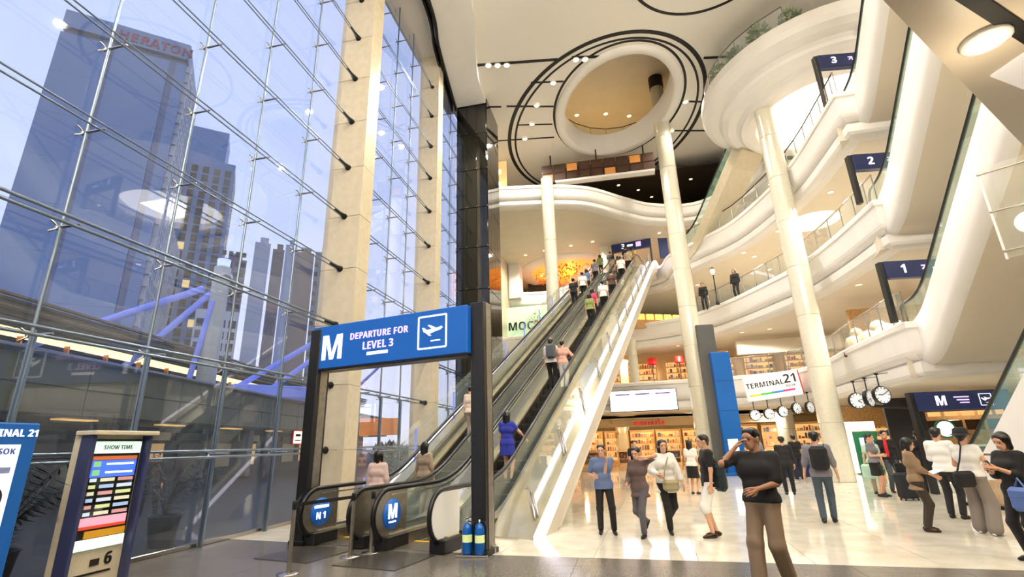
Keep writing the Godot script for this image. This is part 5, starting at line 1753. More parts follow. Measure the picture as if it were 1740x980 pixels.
	var stays := [[Vector3(-32.2, 14.3, -31.5), Vector3(-38.0, 8.6, -24.1), 0.26, "thick pale blue stay tube running from the pylon to the far left"], [Vector3(-31.8, 14.0, -31.9), Vector3(-34.9, 7.6, -28.4), 0.24, "blue stay tube sloping steeply left from the pylon"], [Vector3(-31.2, 13.2, -31.6), Vector3(-31.9, 6.6, -31.2), 0.2, "short blue stay tube close along the left of the pylon"], [Vector3(-30.0, 6.6, -34.0), Vector3(-25.2, 10.6, -37.0), 0.22, "pale stay tube rising right towards the dark gantry post"], [Vector3(-28.6, 6.0, -35.2), Vector3(-25.2, 9.2, -37.0), 0.2, "lower stay tube rising right towards the dark gantry post"], [Vector3(-20.5, 5.2, -31.0), Vector3(-17.6, 8.8, -30.5), 0.12, "thin blue stay seen between the first and second clad columns"], [Vector3(-19.0, 5.2, -32.0), Vector3(-14.6, 8.3, -31.0), 0.1, "thinner blue stay crossing beside the second clad column"]]
	for q in stays:
		s = st()
		tube(s, [q[0], q[1]], q[2], 10)
		tag(obj("stay_tube", s, M.stay), q[3], "stay", "stay tubes of the footbridge")
	s = st()
	box(s, Vector3(-26.5, 6.1, -36.0), Vector3(9.0, 0.9, 3.0), 0.05, Basis(Vector3.UP, 0.9))
	tag(obj("footbridge_deck", s, M.stay), "blue-lit footbridge deck below the stays outside the glass", "bridge")
	# warm billboard and dark trees seen between the columns
	t = thing("billboard", "small warm lit billboard outside between the first two clad columns", "billboard", Vector3(-14.6, 0, -28.5), 0.5)
	obj("panel", bx(Vector3(0, 2.9, 0), Vector3(2.4, 1.0, 0.1), 0.02), glow(Color(0.85, 0.5, 0.2), 0.5), t)
	obj("pole", bx(Vector3(0, 1.2, -0.05), Vector3(0.14, 2.4, 0.14), 0.01), M.dark_metal, t)
	for k in 4:
		shrub(Vector3(-11.4 - 1.5 * k, 0, -24.0 - 2.6 * k), 1.9, 80 + k, ["dark roadside bush outside between the clad columns, nearest the glass", "dark roadside bush outside between the clad columns, second from the glass", "dark roadside bush outside between the clad columns, third from the glass", "dark roadside bush outside between the clad columns, farthest from the glass"][k], true)

func outside_materials() -> void:
	M.station_light = glow(Color(1.0, 0.92, 0.72), 1.6)
	M.rib = mat(Color(0.4, 0.35, 0.29), 0.5)
	M.steel_blue = mat(Color(0.4, 0.45, 0.6), 0.4)
	M.street_dim = glow(Color(0.5, 0.44, 0.32), 0.35)
	M.street_warm = glow(Color(0.85, 0.68, 0.4), 0.55)
	M.pylon = mat(Color(0.75, 0.76, 0.72), 0.5)

# ---------- people ----------
# one skin from joints: smooth union of tapered capsules on a grid, meshed as surface nets
func nets(bones: Array, cell: float, k: float, clips := []) -> Dictionary:
	var lo := Vector3(1e9, 1e9, 1e9)
	var hi := -lo
	for b in bones:
		for e in 2:
			var r: float = b[2 + e]
			lo = lo.min(b[e] - Vector3.ONE * r)
			hi = hi.max(b[e] + Vector3.ONE * r)
	lo -= Vector3.ONE * cell * 2.5
	hi += Vector3.ONE * cell * 2.5
	var nx := int((hi.x - lo.x) / cell) + 1
	var ny := int((hi.y - lo.y) / cell) + 1
	var nz := int((hi.z - lo.z) / cell) + 1
	var f := PackedFloat32Array()
	f.resize(nx * ny * nz)
	f.fill(1.0)
	for b in bones:
		var a: Vector3 = b[0]
		var c: Vector3 = b[1]
		var ra: float = b[2]
		var rb: float = b[3]
		var m := maxf(ra, rb) + k + cell * 2.0
		var p0 := ((a.min(c) - Vector3.ONE * m - lo) / cell).floor().max(Vector3.ZERO)
		var p1 := ((a.max(c) + Vector3.ONE * m - lo) / cell).ceil().min(Vector3(nx - 1, ny - 1, nz - 1))
		var d := c - a
		var dd := maxf(d.length_squared(), 1e-9)
		for z in range(int(p0.z), int(p1.z) + 1):
			for y in range(int(p0.y), int(p1.y) + 1):
				var row := (z * ny + y) * nx
				for x in range(int(p0.x), int(p1.x) + 1):
					var p := lo + Vector3(x, y, z) * cell
					var t := clampf((p - a).dot(d) / dd, 0.0, 1.0)
					var v := p.distance_to(a + d * t) - lerpf(ra, rb, t)
					var o := f[row + x]
					var h := k - absf(o - v)
					f[row + x] = minf(o, v) - (h * h * 0.25 / k if h > 0.0 else 0.0)
	for q in clips:
		var cp: Vector3 = q[0]
		var cn: Vector3 = q[1]
		var cut: float = q[2] if q.size() > 2 else 0.0
		for z in nz:
			for y in ny:
				var row := (z * ny + y) * nx
				for x in nx:
					if f[row + x] < cell * 2.0:
						var pp := lo + Vector3(x, y, z) * cell
						var v := (pp - cp).dot(cn)
						if cut > 0.0:
							v = cut - pp.distance_to(Geometry3D.get_closest_point_to_segment(pp, cp, cn))
						if v > f[row + x]:
							f[row + x] = v
	var id := PackedInt32Array()
	id.resize(f.size())
	id.fill(-1)
	var vs := PackedVector3Array()
	var sx := 1
	var sy := nx
	var sz := nx * ny
	var co := [0, sx, sy, sx + sy, sz, sx + sz, sy + sz, sx + sy + sz]
	var cp3 := [Vector3(0, 0, 0), Vector3(1, 0, 0), Vector3(0, 1, 0), Vector3(1, 1, 0), Vector3(0, 0, 1), Vector3(1, 0, 1), Vector3(0, 1, 1), Vector3(1, 1, 1)]
	var ed := [[0, 1], [2, 3], [4, 5], [6, 7], [0, 2], [1, 3], [4, 6], [5, 7], [0, 4], [1, 5], [2, 6], [3, 7]]
	for z in nz - 1:
		for y in ny - 1:
			var row := (z * ny + y) * nx
			for x in nx - 1:
				var i := row + x
				if absf(f[i]) > cell * 2.0:
					continue
				var neg := 0
				for q in 8:
					if f[i + co[q]] < 0.0:
						neg += 1
				if neg == 0 or neg == 8:
					continue
				var sum := Vector3.ZERO
				var n := 0
				for e in ed:
					var fa := f[i + co[e[0]]]
					var fb := f[i + co[e[1]]]
					if (fa < 0.0) != (fb < 0.0):
						sum += cp3[e[0]].lerp(cp3[e[1]], fa / (fa - fb))
						n += 1
				id[i] = vs.size()
				vs.append(lo + (Vector3(x, y, z) + sum / n) * cell)
	var ix := PackedInt32Array()
	for z in range(1, nz - 1):
		for y in range(1, ny - 1):
			var row := (z * ny + y) * nx
			for x in range(1, nx - 1):
				var i := row + x
				var v := f[i]
				if absf(v) > cell * 2.0:
					continue
				for ax in 3:
					var st_: int = [sx, sy, sz][ax]
					var w := f[i + st_]
					if (v < 0.0) == (w < 0.0):
						continue
					var u1: int = [sy, sz, sx][ax]
					var u2: int = [sz, sx, sy][ax]
					var q0 := id[i]
					var q1 := id[i - u1]
					var q2 := id[i - u1 - u2]
					var q3 := id[i - u2]
					if q0 < 0 or q1 < 0 or q2 < 0 or q3 < 0:
						continue
					if v < 0.0:
						ix.append_array(PackedInt32Array([q0, q2, q1, q0, q3, q2]))
					else:
						ix.append_array(PackedInt32Array([q0, q1, q2, q0, q2, q3]))
	var ns := PackedVector3Array()
	ns.resize(vs.size())
	for i in range(0, ix.size(), 3):
		var nn := (vs[ix[i + 2]] - vs[ix[i]]).cross(vs[ix[i + 1]] - vs[ix[i]])
		for j in 3:
			ns[ix[i + j]] += nn
	for i in ns.size():
		ns[i] = ns[i].normalized()
	return {"v": vs, "n": ns, "i": ix}

func join(a: Dictionary, b: Dictionary, xf := Transform3D()) -> void:
	var off: int = a.v.size()
	var nb := xf.basis.orthonormalized()
	var flip := xf.basis.determinant() < 0
	var v: PackedVector3Array = a.v
	var n: PackedVector3Array = a.n
	var ix: PackedInt32Array = a.i
	for k in b.v.size():
		v.append(xf * b.v[k])
		n.append((nb * b.n[k]).normalized())
	for k in range(0, b.i.size(), 3):
		ix.append(b.i[k] + off)
		ix.append(b.i[k + (2 if flip else 1)] + off)
		ix.append(b.i[k + (1 if flip else 2)] + off)
	a.v = v
	a.n = n
	a.i = ix

func mesh_of(d: Dictionary) -> ArrayMesh:
	var m := ArrayMesh.new()
	if d.v.size() == 0:
		return m
	var ar := []
	ar.resize(Mesh.ARRAY_MAX)
	ar[Mesh.ARRAY_VERTEX] = d.v
	ar[Mesh.ARRAY_NORMAL] = d.n
	ar[Mesh.ARRAY_INDEX] = d.i
	m.add_surface_from_arrays(Mesh.PRIMITIVE_TRIANGLES, ar)
	return m

var kit := {}
func body_kit() -> void:
	# a head round its own middle, chin at -0.115, crown at 0.12, looking along +z
	kit.head = nets([[Vector3(0, 0.03, -0.02), Vector3(0, 0.03, 0.0), 0.088, 0.086], [Vector3(0, 0.03, 0.02), Vector3(0, -0.05, 0.035), 0.07, 0.056], [Vector3(-0.018, -0.085, 0.05), Vector3(0.018, -0.085, 0.05), 0.03, 0.03], [Vector3(0, 0.0, 0.092), Vector3(0, -0.028, 0.104), 0.01, 0.015], [Vector3(-0.012, -0.034, 0.094), Vector3(0.012, -0.034, 0.094), 0.009, 0.009], [Vector3(-0.034, 0.03, 0.072), Vector3(0.034, 0.03, 0.072), 0.022, 0.022], [Vector3(-0.019, -0.058, 0.083), Vector3(0.019, -0.058, 0.083), 0.01, 0.01], [Vector3(0.086, 0.012, -0.005), Vector3(0.088, -0.025, 0.002), 0.014, 0.01], [Vector3(-0.086, 0.012, -0.005), Vector3(-0.088, -0.025, 0.002), 0.014, 0.01], [Vector3(0, -0.06, -0.02), Vector3(0, -0.16, -0.035), 0.056, 0.055]], 0.0075, 0.016)
	kit.eyes = {"v": PackedVector3Array(), "n": PackedVector3Array(), "i": PackedInt32Array()}
	for e in [-1.0, 1.0]:
		join(kit.eyes, nets([[Vector3(e * 0.028, 0.003, 0.0885), Vector3(e * 0.042, 0.003, 0.085), 0.007, 0.006], [Vector3(e * 0.018, 0.024, 0.0945), Vector3(e * 0.05, 0.026, 0.084), 0.005, 0.004]], 0.004, 0.002))
	kit.lips = nets([[Vector3(-0.02, -0.056, 0.088), Vector3(0.02, -0.056, 0.088), 0.008, 0.008]], 0.005, 0.004)
	kit.short = nets([[Vector3(0, 0.042, -0.022), Vector3(0, 0.042, -0.002), 0.094, 0.09], [Vector3(0, 0.0, -0.05), Vector3(0, -0.05, -0.055), 0.062, 0.045], [Vector3(-0.05, 0.085, 0.03), Vector3(0.05, 0.085, 0.03), 0.036, 0.036]], 0.011, 0.02, [[Vector3(0, 0.012, 0.12), Vector3(0, -0.14, 0.13), 0.078], [Vector3(0, -0.028, -0.01), Vector3(0, -0.85, 0.53)]])
	kit.long = nets([[Vector3(0, 0.042, -0.022), Vector3(0, 0.042, 0.0), 0.096, 0.092], [Vector3(0.045, 0.0, -0.045), Vector3(0.06, -0.22, -0.05), 0.06, 0.04], [Vector3(-0.045, 0.0, -0.045), Vector3(-0.06, -0.22, -0.05), 0.06, 0.04], [Vector3(0, 0.0, -0.06), Vector3(0, -0.26, -0.07), 0.06, 0.04]], 0.012, 0.03, [[Vector3(0, 0.012, 0.12), Vector3(0, -0.14, 0.13), 0.078]])
	kit.bob = nets([[Vector3(0, 0.042, -0.022), Vector3(0, 0.042, 0.0), 0.098, 0.094], [Vector3(0.06, 0.02, -0.02), Vector3(0.075, -0.09, 0.0), 0.045, 0.035], [Vector3(-0.06, 0.02, -0.02), Vector3(-0.075, -0.09, 0.0), 0.045, 0.035], [Vector3(0, 0.0, -0.06), Vector3(0, -0.1, -0.065), 0.06, 0.05]], 0.012, 0.03, [[Vector3(0, 0.012, 0.12), Vector3(0, -0.14, 0.13), 0.078]])
	kit.bun = nets([[Vector3(0, 0.042, -0.022), Vector3(0, 0.042, -0.002), 0.093, 0.09], [Vector3(0, 0.06, -0.125), Vector3(0, 0.06, -0.13), 0.035, 0.035], [Vector3(0, 0.0, -0.05), Vector3(0, -0.03, -0.055), 0.055, 0.04]], 0.011, 0.02, [[Vector3(0, 0.012, 0.12), Vector3(0, -0.14, 0.13), 0.078], [Vector3(0, -0.02, -0.005), Vector3(0, -0.8, 0.6)]])
	# a relaxed right hand: wrist at the origin, fingers along -y, thumb towards +z, palm towards +x
	var hb := [[Vector3(0, 0.0, 0), Vector3(0.0, -0.075, 0.02), 0.024, 0.017], [Vector3(0, 0.0, 0), Vector3(0.0, -0.075, -0.022), 0.022, 0.016]]
	var fz := [0.03, 0.011, -0.01, -0.029]
	var fl := [0.07, 0.08, 0.074, 0.056]
	for q in 4:
		var a := Vector3(0.002, -0.08, fz[q])
		var b := a + Vector3(0.006, -fl[q] * 0.45, fz[q] * 0.12)
		var c := b + Vector3(0.016, -fl[q] * 0.32, 0)
		var e := c + Vector3(0.02, -fl[q] * 0.22, 0)
		hb.append_array([[a, b, 0.0095, 0.009], [b, c, 0.009, 0.0082], [c, e, 0.0082, 0.007]])
	hb.append_array([[Vector3(0.008, -0.02, 0.02), Vector3(0.02, -0.05, 0.048), 0.015, 0.011], [Vector3(0.02, -0.05, 0.048), Vector3(0.028, -0.085, 0.054), 0.011, 0.008]])
	kit.hand = nets(hb, 0.0052, 0.007)

func bend(root: Vector3, goal: Vector3, l1: float, l2: float, pole: Vector3) -> Array:
	var d := goal - root
	var ln := clampf(d.length(), 0.05, (l1 + l2) * 0.999)
	var u := d.normalized()
	var a := clampf((l1 * l1 + ln * ln - l2 * l2) / (2.0 * l1 * ln), -1.0, 1.0)
	var side := (pole - u * pole.dot(u)).normalized()
	return [root + u * l1 * a + side * l1 * sqrt(1.0 - a * a), root + u * ln]

# p: at, yaw, h, and colours; feet and hands are goals in the figure's own frame (x to its left, z forwards) for a height of 1.7
func person(p: Dictionary) -> Node3D:
	var g: float = p.h / 1.7
	var cell: float = p.get("cell", 0.016)
	var t := thing("person", p.label, "person", p.at, p.yaw, p.get("group", ""))
	var fem: bool = p.get("fem", false)
	var sw: float = (0.158 if fem else 0.185) * p.get("wide", 1.0)
	var lean: float = p.get("lean", 0.0)
	var drop: float = p.get("drop", 0.0)
	var hip := Vector3(0, 0.92 - drop, 0)
	var rt := Basis(Vector3.RIGHT, lean) * Basis(Vector3.UP, p.get("twist", 0.0))
	var U := func(v: Vector3) -> Vector3: return hip + rt * (v - Vector3(0, 0.92, 0))
	var feet: Array = p.get("feet", [Vector3(0.1, 0, 0.02), Vector3(-0.1, 0, 0.0)])
	var hands: Array = p.get("hands", [Vector3(0.25, 0.8, 0.06), Vector3(-0.25, 0.8, 0.06)])
	var poles: Array = p.get("poles", [Vector3(0.4, -0.1, -1), Vector3(-0.4, -0.1, -1)])
	var legs := []
	var arms := []
	for e in 2:
		var sg := 1.0 - 2.0 * e
		var hj := hip + Vector3(sg * 0.088, -0.02, 0)
		var an: Vector3 = feet[e] + Vector3(0, 0.085, 0)
		var kk := bend(hj, an, 0.43, 0.42, Vector3(sg * 0.1, 0, 1))
		legs.append([hj, kk[0], kk[1]])
		var sj: Vector3 = U.call(Vector3(sg * sw, 1.385, -0.01))
		var aa := bend(sj, hands[e], 0.285, 0.25, poles[e])
		arms.append([sj, aa[0], aa[1]])
	var hd: Vector3 = U.call(Vector3(0, 1.58, 0.02))
	var hb := rt * Basis.from_euler(Vector3(p.get("nod", 0.0), p.get("turn", 0.0), p.get("tilt", 0.0)))
	# the body
	var wa := 0.085 if fem else 0.1
	var gi: float = p.get("girth", 1.0)
	wa *= gi
	var core := [[U.call(Vector3(-0.075 * gi, 0.93, 0)), U.call(Vector3(0.075 * gi, 0.93, 0)), 0.108, 0.108], [U.call(Vector3(-0.05, 1.08, 0.005)), U.call(Vector3(0.05, 1.08, 0.005)), wa, wa], [U.call(Vector3(-0.08 * gi, 1.25, 0.005)), U.call(Vector3(0.08 * gi, 1.25, 0.005)), 0.108 * gi, 0.108 * gi], [U.call(Vector3(-sw + 0.05, 1.37, -0.01)), U.call(Vector3(sw - 0.05, 1.37, -0.01)), 0.066, 0.066]]
	if fem:
		core.append([U.call(Vector3(-0.06, 1.24, 0.075)), U.call(Vector3(0.06, 1.24, 0.075)), 0.055, 0.055])
	var bones := core.duplicate()
	bones.append([U.call(Vector3(0, 1.4, -0.015)), hd + hb * Vector3(0, -0.1, -0.03), 0.058, 0.05])
	for e in 2:
		bones.append([legs[e][0], legs[e][1], 0.08, 0.052])
		bones.append([legs[e][1], legs[e][1].lerp(legs[e][2], 0.35), 0.047, 0.049])
		bones.append([legs[e][1].lerp(legs[e][2], 0.35), legs[e][2], 0.049, 0.032])
		bones.append([arms[e][0], arms[e][1], 0.047, 0.036])
		bones.append([arms[e][1], arms[e][2], 0.037, 0.024])
	var body := nets(bones, cell, 0.03)
	join(body, kit.head, Transform3D(hb, hd))
	for e in 2:
		var y: Vector3 = (arms[e][1] - arms[e][2]).normalized()
		var px := Vector3(-1.0 if e == 0 else 1.0, 0, 0)
		if p.has("palm"):
			px = p.palm[e]
		var x := (px - y * px.dot(y)).normalized()
		var z := x.cross(y)
		var bs := Basis(x, y, z)
		if z.z < 0:
			bs = Basis(x, y, -z)
		join(body, kit.hand, Transform3D(bs, arms[e][2] + y * 0.012))
	var root := Transform3D(Basis().scaled(Vector3.ONE * g), Vector3.ZERO)
	var mk := func(nm: String, d: Dictionary, m: Material) -> MeshInstance3D:
		var e := {"v": PackedVector3Array(), "n": PackedVector3Array(), "i": PackedInt32Array()}
		join(e, d, root)
		return obj(nm, mesh_of(e), m, t)
	var sk: Material = p.get("skin", M.skin)
	mk.call("body", body, sk)
	var place := func(d: Dictionary) -> Dictionary:
		var e := {"v": PackedVector3Array(), "n": PackedVector3Array(), "i": PackedInt32Array()}
		join(e, d, Transform3D(hb, hd))
		return e
	mk.call("hair", place.call(kit[p.get("hair", "short")]), p.get("hair_mat", M.hair))
	if p.get("face", true):
		mk.call("eyes", place.call(kit.eyes), M.hair)
		mk.call("lips", place.call(kit.lips), M.lips)
	# the upper garment
	var top := []
	for b in core:
		top.append([b[0], b[1], b[2] + 0.016, b[3] + 0.016])
	var slv: float = p.get("sleeve", 0.6)
	var loose: float = p.get("loose", 0.0)
	for e in 2:
		if slv > 0.0:
			var el: Vector3 = arms[e][0].lerp(arms[e][1], minf(slv, 1.0))
			top.append([arms[e][0], el, 0.064, 0.056 + loose])
			if slv > 1.0:
				top.append([arms[e][1], arms[e][1].lerp(arms[e][2], slv - 1.0), 0.054, 0.042 + loose])
	var hem: float = p.get("hem", 0.88)
	if hem < 0.9:
		top.append([U.call(Vector3(-0.07, hem - 0.02, 0)), U.call(Vector3(0.07, hem - 0.02, 0)), 0.125 + loose, 0.125 + loose])
	var clips := [[U.call(Vector3(0, hem, 0)), rt * Vector3(0, -1, 0)], [U.call(Vector3(0, 1.46, 0)), rt * Vector3(0, 1, 0)]]
	mk.call(p.get("top_name", "shirt"), nets(top, cell, 0.04, clips), p.top)
	# the lower garment
	var low := [[hip + Vector3(-0.075, 0.0, 0), hip + Vector3(0.075, 0.0, 0), 0.119, 0.119]]
	var cl := [[hip + Vector3(0, 0.09, 0), Vector3.UP]]
	var kind: String = p.get("low_name", "trousers")
	if kind == "skirt":
		var hm: float = p.get("skirt_hem", 0.5)
		low.append([hip + Vector3(-0.06, -0.05, 0), Vector3(-0.07, hm, 0.02), 0.12, 0.14])
		low.append([hip + Vector3(0.06, -0.05, 0), Vector3(0.07, hm, 0.02), 0.12, 0.14])
		cl.append([Vector3(0, hm, 0), Vector3.DOWN])
	else:
		var w: float = p.get("leg_loose", 0.0)
		for e in 2:
			low.append([legs[e][0], legs[e][1], 0.094, 0.068 + w])
			if kind == "shorts":
				low.append([legs[e][1], legs[e][1].lerp(legs[e][2], 0.06), 0.076 + w, 0.08 + w])
			else:
				low.append([legs[e][1], legs[e][1].lerp(legs[e][2], 0.95), 0.07 + w, 0.058 + w * 1.4])
	mk.call(kind, nets(low, cell, 0.03, cl), p.low)
	for e in 2:
		var f: Vector3 = legs[e][2]
		var yaw_f: float = p.get("foot_turn", [0.15, -0.15])[e]
		var pitch: float = p.get("foot_pitch", [0.0, 0.0])[e]
		var fw := Basis(Vector3.UP, yaw_f) * Basis(Vector3.RIGHT, pitch) * Vector3(0, 0, 1)
		var dn := Basis(Vector3.UP, yaw_f) * Basis(Vector3.RIGHT, pitch) * Vector3(0, -1, 0)
		var sh := nets([[f + dn * 0.03, f + dn * 0.045 - fw * 0.045, 0.042, 0.036], [f + dn * 0.045, f + dn * 0.055 + fw * 0.1, 0.04, 0.034], [f + dn * 0.055 + fw * 0.1, f + dn * 0.062 + fw * 0.165, 0.036, 0.024]], 0.012, 0.02, [[f + dn * 0.083, dn]])
		mk.call("shoe", sh, p.get("shoe", M.black))
	return t

func cloth(c: Color) -> StandardMaterial3D:
	var m := mat(c, 0.85)
	m.rim_enabled = true
	m.rim = 0.2
	return m

func bag(called: String, label: String, at: Vector3, yaw: float, e: Vector3, m: Material, strap: Array) -> void:
	var t := thing(called, label, "bag", at, yaw)
	obj("pouch", bx(Vector3.ZERO, e, minf(e.x, e.z) * 0.35), m, t)
	obj("flap", bx(Vector3(0, e.y * 0.22, e.z * 0.05), Vector3(e.x * 0.98, e.y * 0.5, e.z * 1.02), minf(e.x, e.z) * 0.3), m, t)
	if strap.size() > 1:
		var s := st()
		tube(s, strap, 0.013, 6)
		obj("strap", s, m, t)

func people() -> void:
	M.lips = mat(Color(0.5, 0.26, 0.22), 0.5)
	body_kit()
	var black := cloth(Color(0.06, 0.06, 0.065))
	var dark := cloth(Color(0.11, 0.1, 0.115))
	var white := cloth(Color(0.88, 0.87, 0.85))
	var khaki := cloth(Color(0.52, 0.44, 0.36))
	var beige := cloth(Color(0.66, 0.59, 0.5))
	var brown := cloth(Color(0.3, 0.22, 0.17))
	var jean := cloth(Color(0.24, 0.29, 0.33))
	var greyc := cloth(Color(0.45, 0.44, 0.47))
	var blue := cloth(Color(0.36, 0.43, 0.58))
	var royal := cloth(Color(0.16, 0.2, 0.6))
	var pink := cloth(Color(0.86, 0.66, 0.6))
	var hot := cloth(Color(0.8, 0.25, 0.42))
	var green := cloth(Color(0.55, 0.6, 0.35))
	var teal := cloth(Color(0.08, 0.14, 0.16))
	# on the marble floor
	person({"label": "man in blue polo shirt and black trousers standing with a hand at his chin", "at": Vector3(-0.55, 0, -10.4), "yaw": 0.1, "h": 1.6, "top": blue, "low": black, "cell": 0.014, "hands": [Vector3(0.08, 1.36, 0.2), Vector3(-0.2, 1.1, 0.2)], "sleeve": 0.75, "hem": 0.84, "feet": [Vector3(0.14, 0, 0.06), Vector3(-0.12, 0, -0.02)], "turn": -0.2})
	person({"label": "woman in brown top and grey leggings stepping with one arm raised", "at": Vector3(0.12, 0, -10.1), "yaw": -0.5, "h": 1.54, "fem": true, "top": cloth(Color(0.36, 0.29, 0.28)), "low": cloth(Color(0.33, 0.32, 0.34)), "cell": 0.015, "sleeve": 1.7, "hem": 0.74, "loose": 0.015, "hands": [Vector3(0.24, 1.5, 0.14), Vector3(-0.16, 1.0, 0.22)], "feet": [Vector3(0.06, 0, 0.1), Vector3(-0.1, 0.16, -0.34)], "foot_pitch": [0.0, 0.8], "hair": "bun", "nod": 0.2})
	person({"label": "woman in loose white blouse and black leggings walking behind the shorts man", "at": Vector3(0.63, 0, -10.55), "yaw": 0.25, "h": 1.66, "fem": true, "top": white, "low": black, "cell": 0.015, "sleeve": 1.6, "hem": 0.72, "loose": 0.02, "hands": [Vector3(0.3, 0.86, 0.1), Vector3(-0.2, 1.05, 0.2)], "feet": [Vector3(0.08, 0.14, -0.32), Vector3(-0.06, 0, 0.14)], "foot_pitch": [0.8, 0.0], "hair": "long"})
	bag("shoulder_bag", "pale olive hand bag hanging before the woman in the white blouse", Vector3(0.7, 0.84, -10.36), 0.25, Vector3(0.3, 0.2, 0.12), cloth(Color(0.6, 0.56, 0.42)), [Vector3(-0.12, 0.1, 0), Vector3(-0.08, 0.3, 0.0), Vector3(0.02, 0.5, -0.06)])
	person({"label": "young man in black T-shirt, white shorts and sandals standing in profile", "at": Vector3(1.36, 0, -10.15), "yaw": -1.45, "h": 1.73, "top": black, "low": white, "low_name": "shorts", "cell": 0.014, "hem": 0.82, "sleeve": 0.7, "leg_loose": 0.02, "hands": [Vector3(0.24, 0.82, 0.04), Vector3(-0.24, 0.82, 0.02)], "feet": [Vector3(0.1, 0, 0.08), Vector3(-0.1, 0, -0.04)], "shoe": M.bronze})
	bag("sling_bag", "dark teal sling bag on the back of the young man in white shorts", Vector3(1.53, 0.99, -10.02), -1.2, Vector3(0.3, 0.46, 0.16), teal, [Vector3(0.0, 0.2, 0.0), Vector3(-0.03, 0.36, 0.08), Vector3(-0.02, 0.46, 0.14)])
	person({"label": "large near man in dark shirt and khaki trousers walking with a hand at his face", "at": Vector3(1.46, 0, -6.75), "yaw": -0.55, "h": 1.76, "top": dark, "low": khaki, "girth": 1.15, "wide": 1.08, "cell": 0.0125, "hem": 0.9, "sleeve": 0.85, "loose": 0.012, "leg_loose": 0.016, "skin": M.skin_dark, "hands": [Vector3(0.06, 1.06, 0.26), Vector3(-0.14, 1.5, 0.16)], "poles": [Vector3(0.6, -0.4, -0.6), Vector3(-0.8, -1, 0.3)], "palm": [Vector3(-0.3, -0.2, -1), Vector3(0.9, 0, -0.4)], "feet": [Vector3(0.1, 0.05, -0.16), Vector3(-0.08, 0, 0.22)], "foot_pitch": [0.5, 0.0], "turn": -0.35})
	person({"label": "man seen from behind with black backpack and blue-grey jeans", "at": Vector3(3.75, 0, -11.8), "yaw": 2.8, "h": 1.74, "top": greyc, "low": jean, "cell": 0.015, "sleeve": 1.3, "hem": 0.84, "hands": [Vector3(0.3, 0.84, 0.05), Vector3(-0.28, 0.84, 0.05)], "feet": [Vector3(0.1, 0, -0.04), Vector3(-0.07, 0, 0.1)]})
	bag("backpack", "black backpack on the man in blue-grey jeans seen from behind", Vector3(3.71, 1.22, -11.6), 2.8, Vector3(0.32, 0.46, 0.17), black, [Vector3(-0.1, 0.2, 0.05), Vector3(-0.12, 0.26, 0.15), Vector3(-0.12, 0.2, 0.25)])
	person({"label": "woman in grey sleeveless top and black skirt beside the green booth", "at": Vector3(6.65, 0, -16.5), "yaw": 0.9, "h": 1.66, "fem": true, "top": greyc, "low": black, "low_name": "skirt", "skirt_hem": 0.56, "sleeve": 0.3, "hem": 0.9, "hands": [Vector3(0.05, 1.12, 0.2), Vector3(-0.06, 1.1, 0.22)], "hair": "bun"})
	person({"label": "man with red scarf and dark jacket in the group by the navy M sign", "at": Vector3(7.5, 0, -17.6), "yaw": 0.1, "h": 1.74, "top": dark, "low": jean, "sleeve": 1.85, "hem": 0.8, "scarf": true})
	var sc := st()
	tube(sc, [Vector3(7.42, 1.0, -17.43), Vector3(7.43, 1.3, -17.44), Vector3(7.46, 1.45, -17.5), Vector3(7.52, 1.47, -17.58)], [0.05, 0.05, 0.04, 0.03], 8)
	tag(obj("scarf", sc, cloth(Color(0.75, 0.1, 0.12))), "bright red scarf hanging on the man in the dark jacket", "scarf")
	person({"label": "woman in pale top with shopping bags left of the red-scarfed man", "at": Vector3(6.95, 0, -17.3), "yaw": -0.4, "h": 1.6, "fem": true, "top": cloth(Color(0.7, 0.8, 0.72)), "low": beige, "sleeve": 0.6, "hair": "bob"})
	bag("shopping_bag", "pale mint shopping bag held by the woman left of the red scarf", Vector3(6.72, 0.62, -17.15), -0.4, Vector3(0.34, 0.4, 0.14), cloth(Color(0.68, 0.82, 0.74)), [Vector3(-0.08, 0.2, 0), Vector3(0.06, 0.34, 0), Vector3(0.08, 0.2, 0)])
	person({"label": "short woman in brown vest and dark trousers in profile holding papers", "at": Vector3(4.98, 0, -10.9), "yaw": 1.3, "h": 1.56, "fem": true, "top": cloth(Color(0.52, 0.42, 0.32)), "top_name": "vest", "low": cloth(Color(0.2, 0.16, 0.13)), "cell": 0.014, "sleeve": 1.4, "hem": 0.74, "loose": 0.008, "hands": [Vector3(0.12, 1.02, 0.28), Vector3(-0.1, 1.0, 0.3)], "hair": "bob", "shoe": M.bronze, "nod": 0.2})
	tag(obj("paper_sheet", bx(Vector3(5.28, 0.98, -10.83), Vector3(0.2, 0.012, 0.28), 0.002, Basis(Vector3(0, 0, 1), 0.35)), M.paper), "white paper sheet in the hands of the woman in the brown vest", "paper")
	person({"label": "man in white shirt behind the hat woman, half turned away", "at": Vector3(6.25, 0, -12.4), "yaw": 2.3, "h": 1.74, "top": white, "low": dark, "cell": 0.015, "sleeve": 1.2, "hem": 0.86, "hands": [Vector3(0.14, 1.05, 0.28), Vector3(-0.25, 0.84, 0.1)]})
	person({"label": "woman in black hat, white blouse and wide beige trousers seen from behind", "at": Vector3(5.72, 0, -10.6), "yaw": 2.25, "h": 1.68, "fem": true, "top": white, "low": cloth(Color(0.5, 0.46, 0.43)), "cell": 0.0135, "sleeve": 0.35, "hem": 0.92, "leg_loose": 0.035, "hands": [Vector3(0.16, 1.02, 0.26), Vector3(-0.3, 0.9, 0.12)], "hair": "short", "feet": [Vector3(0.13, 0, 0.1), Vector3(-0.13, 0, -0.06)], "shoe": M.paper})
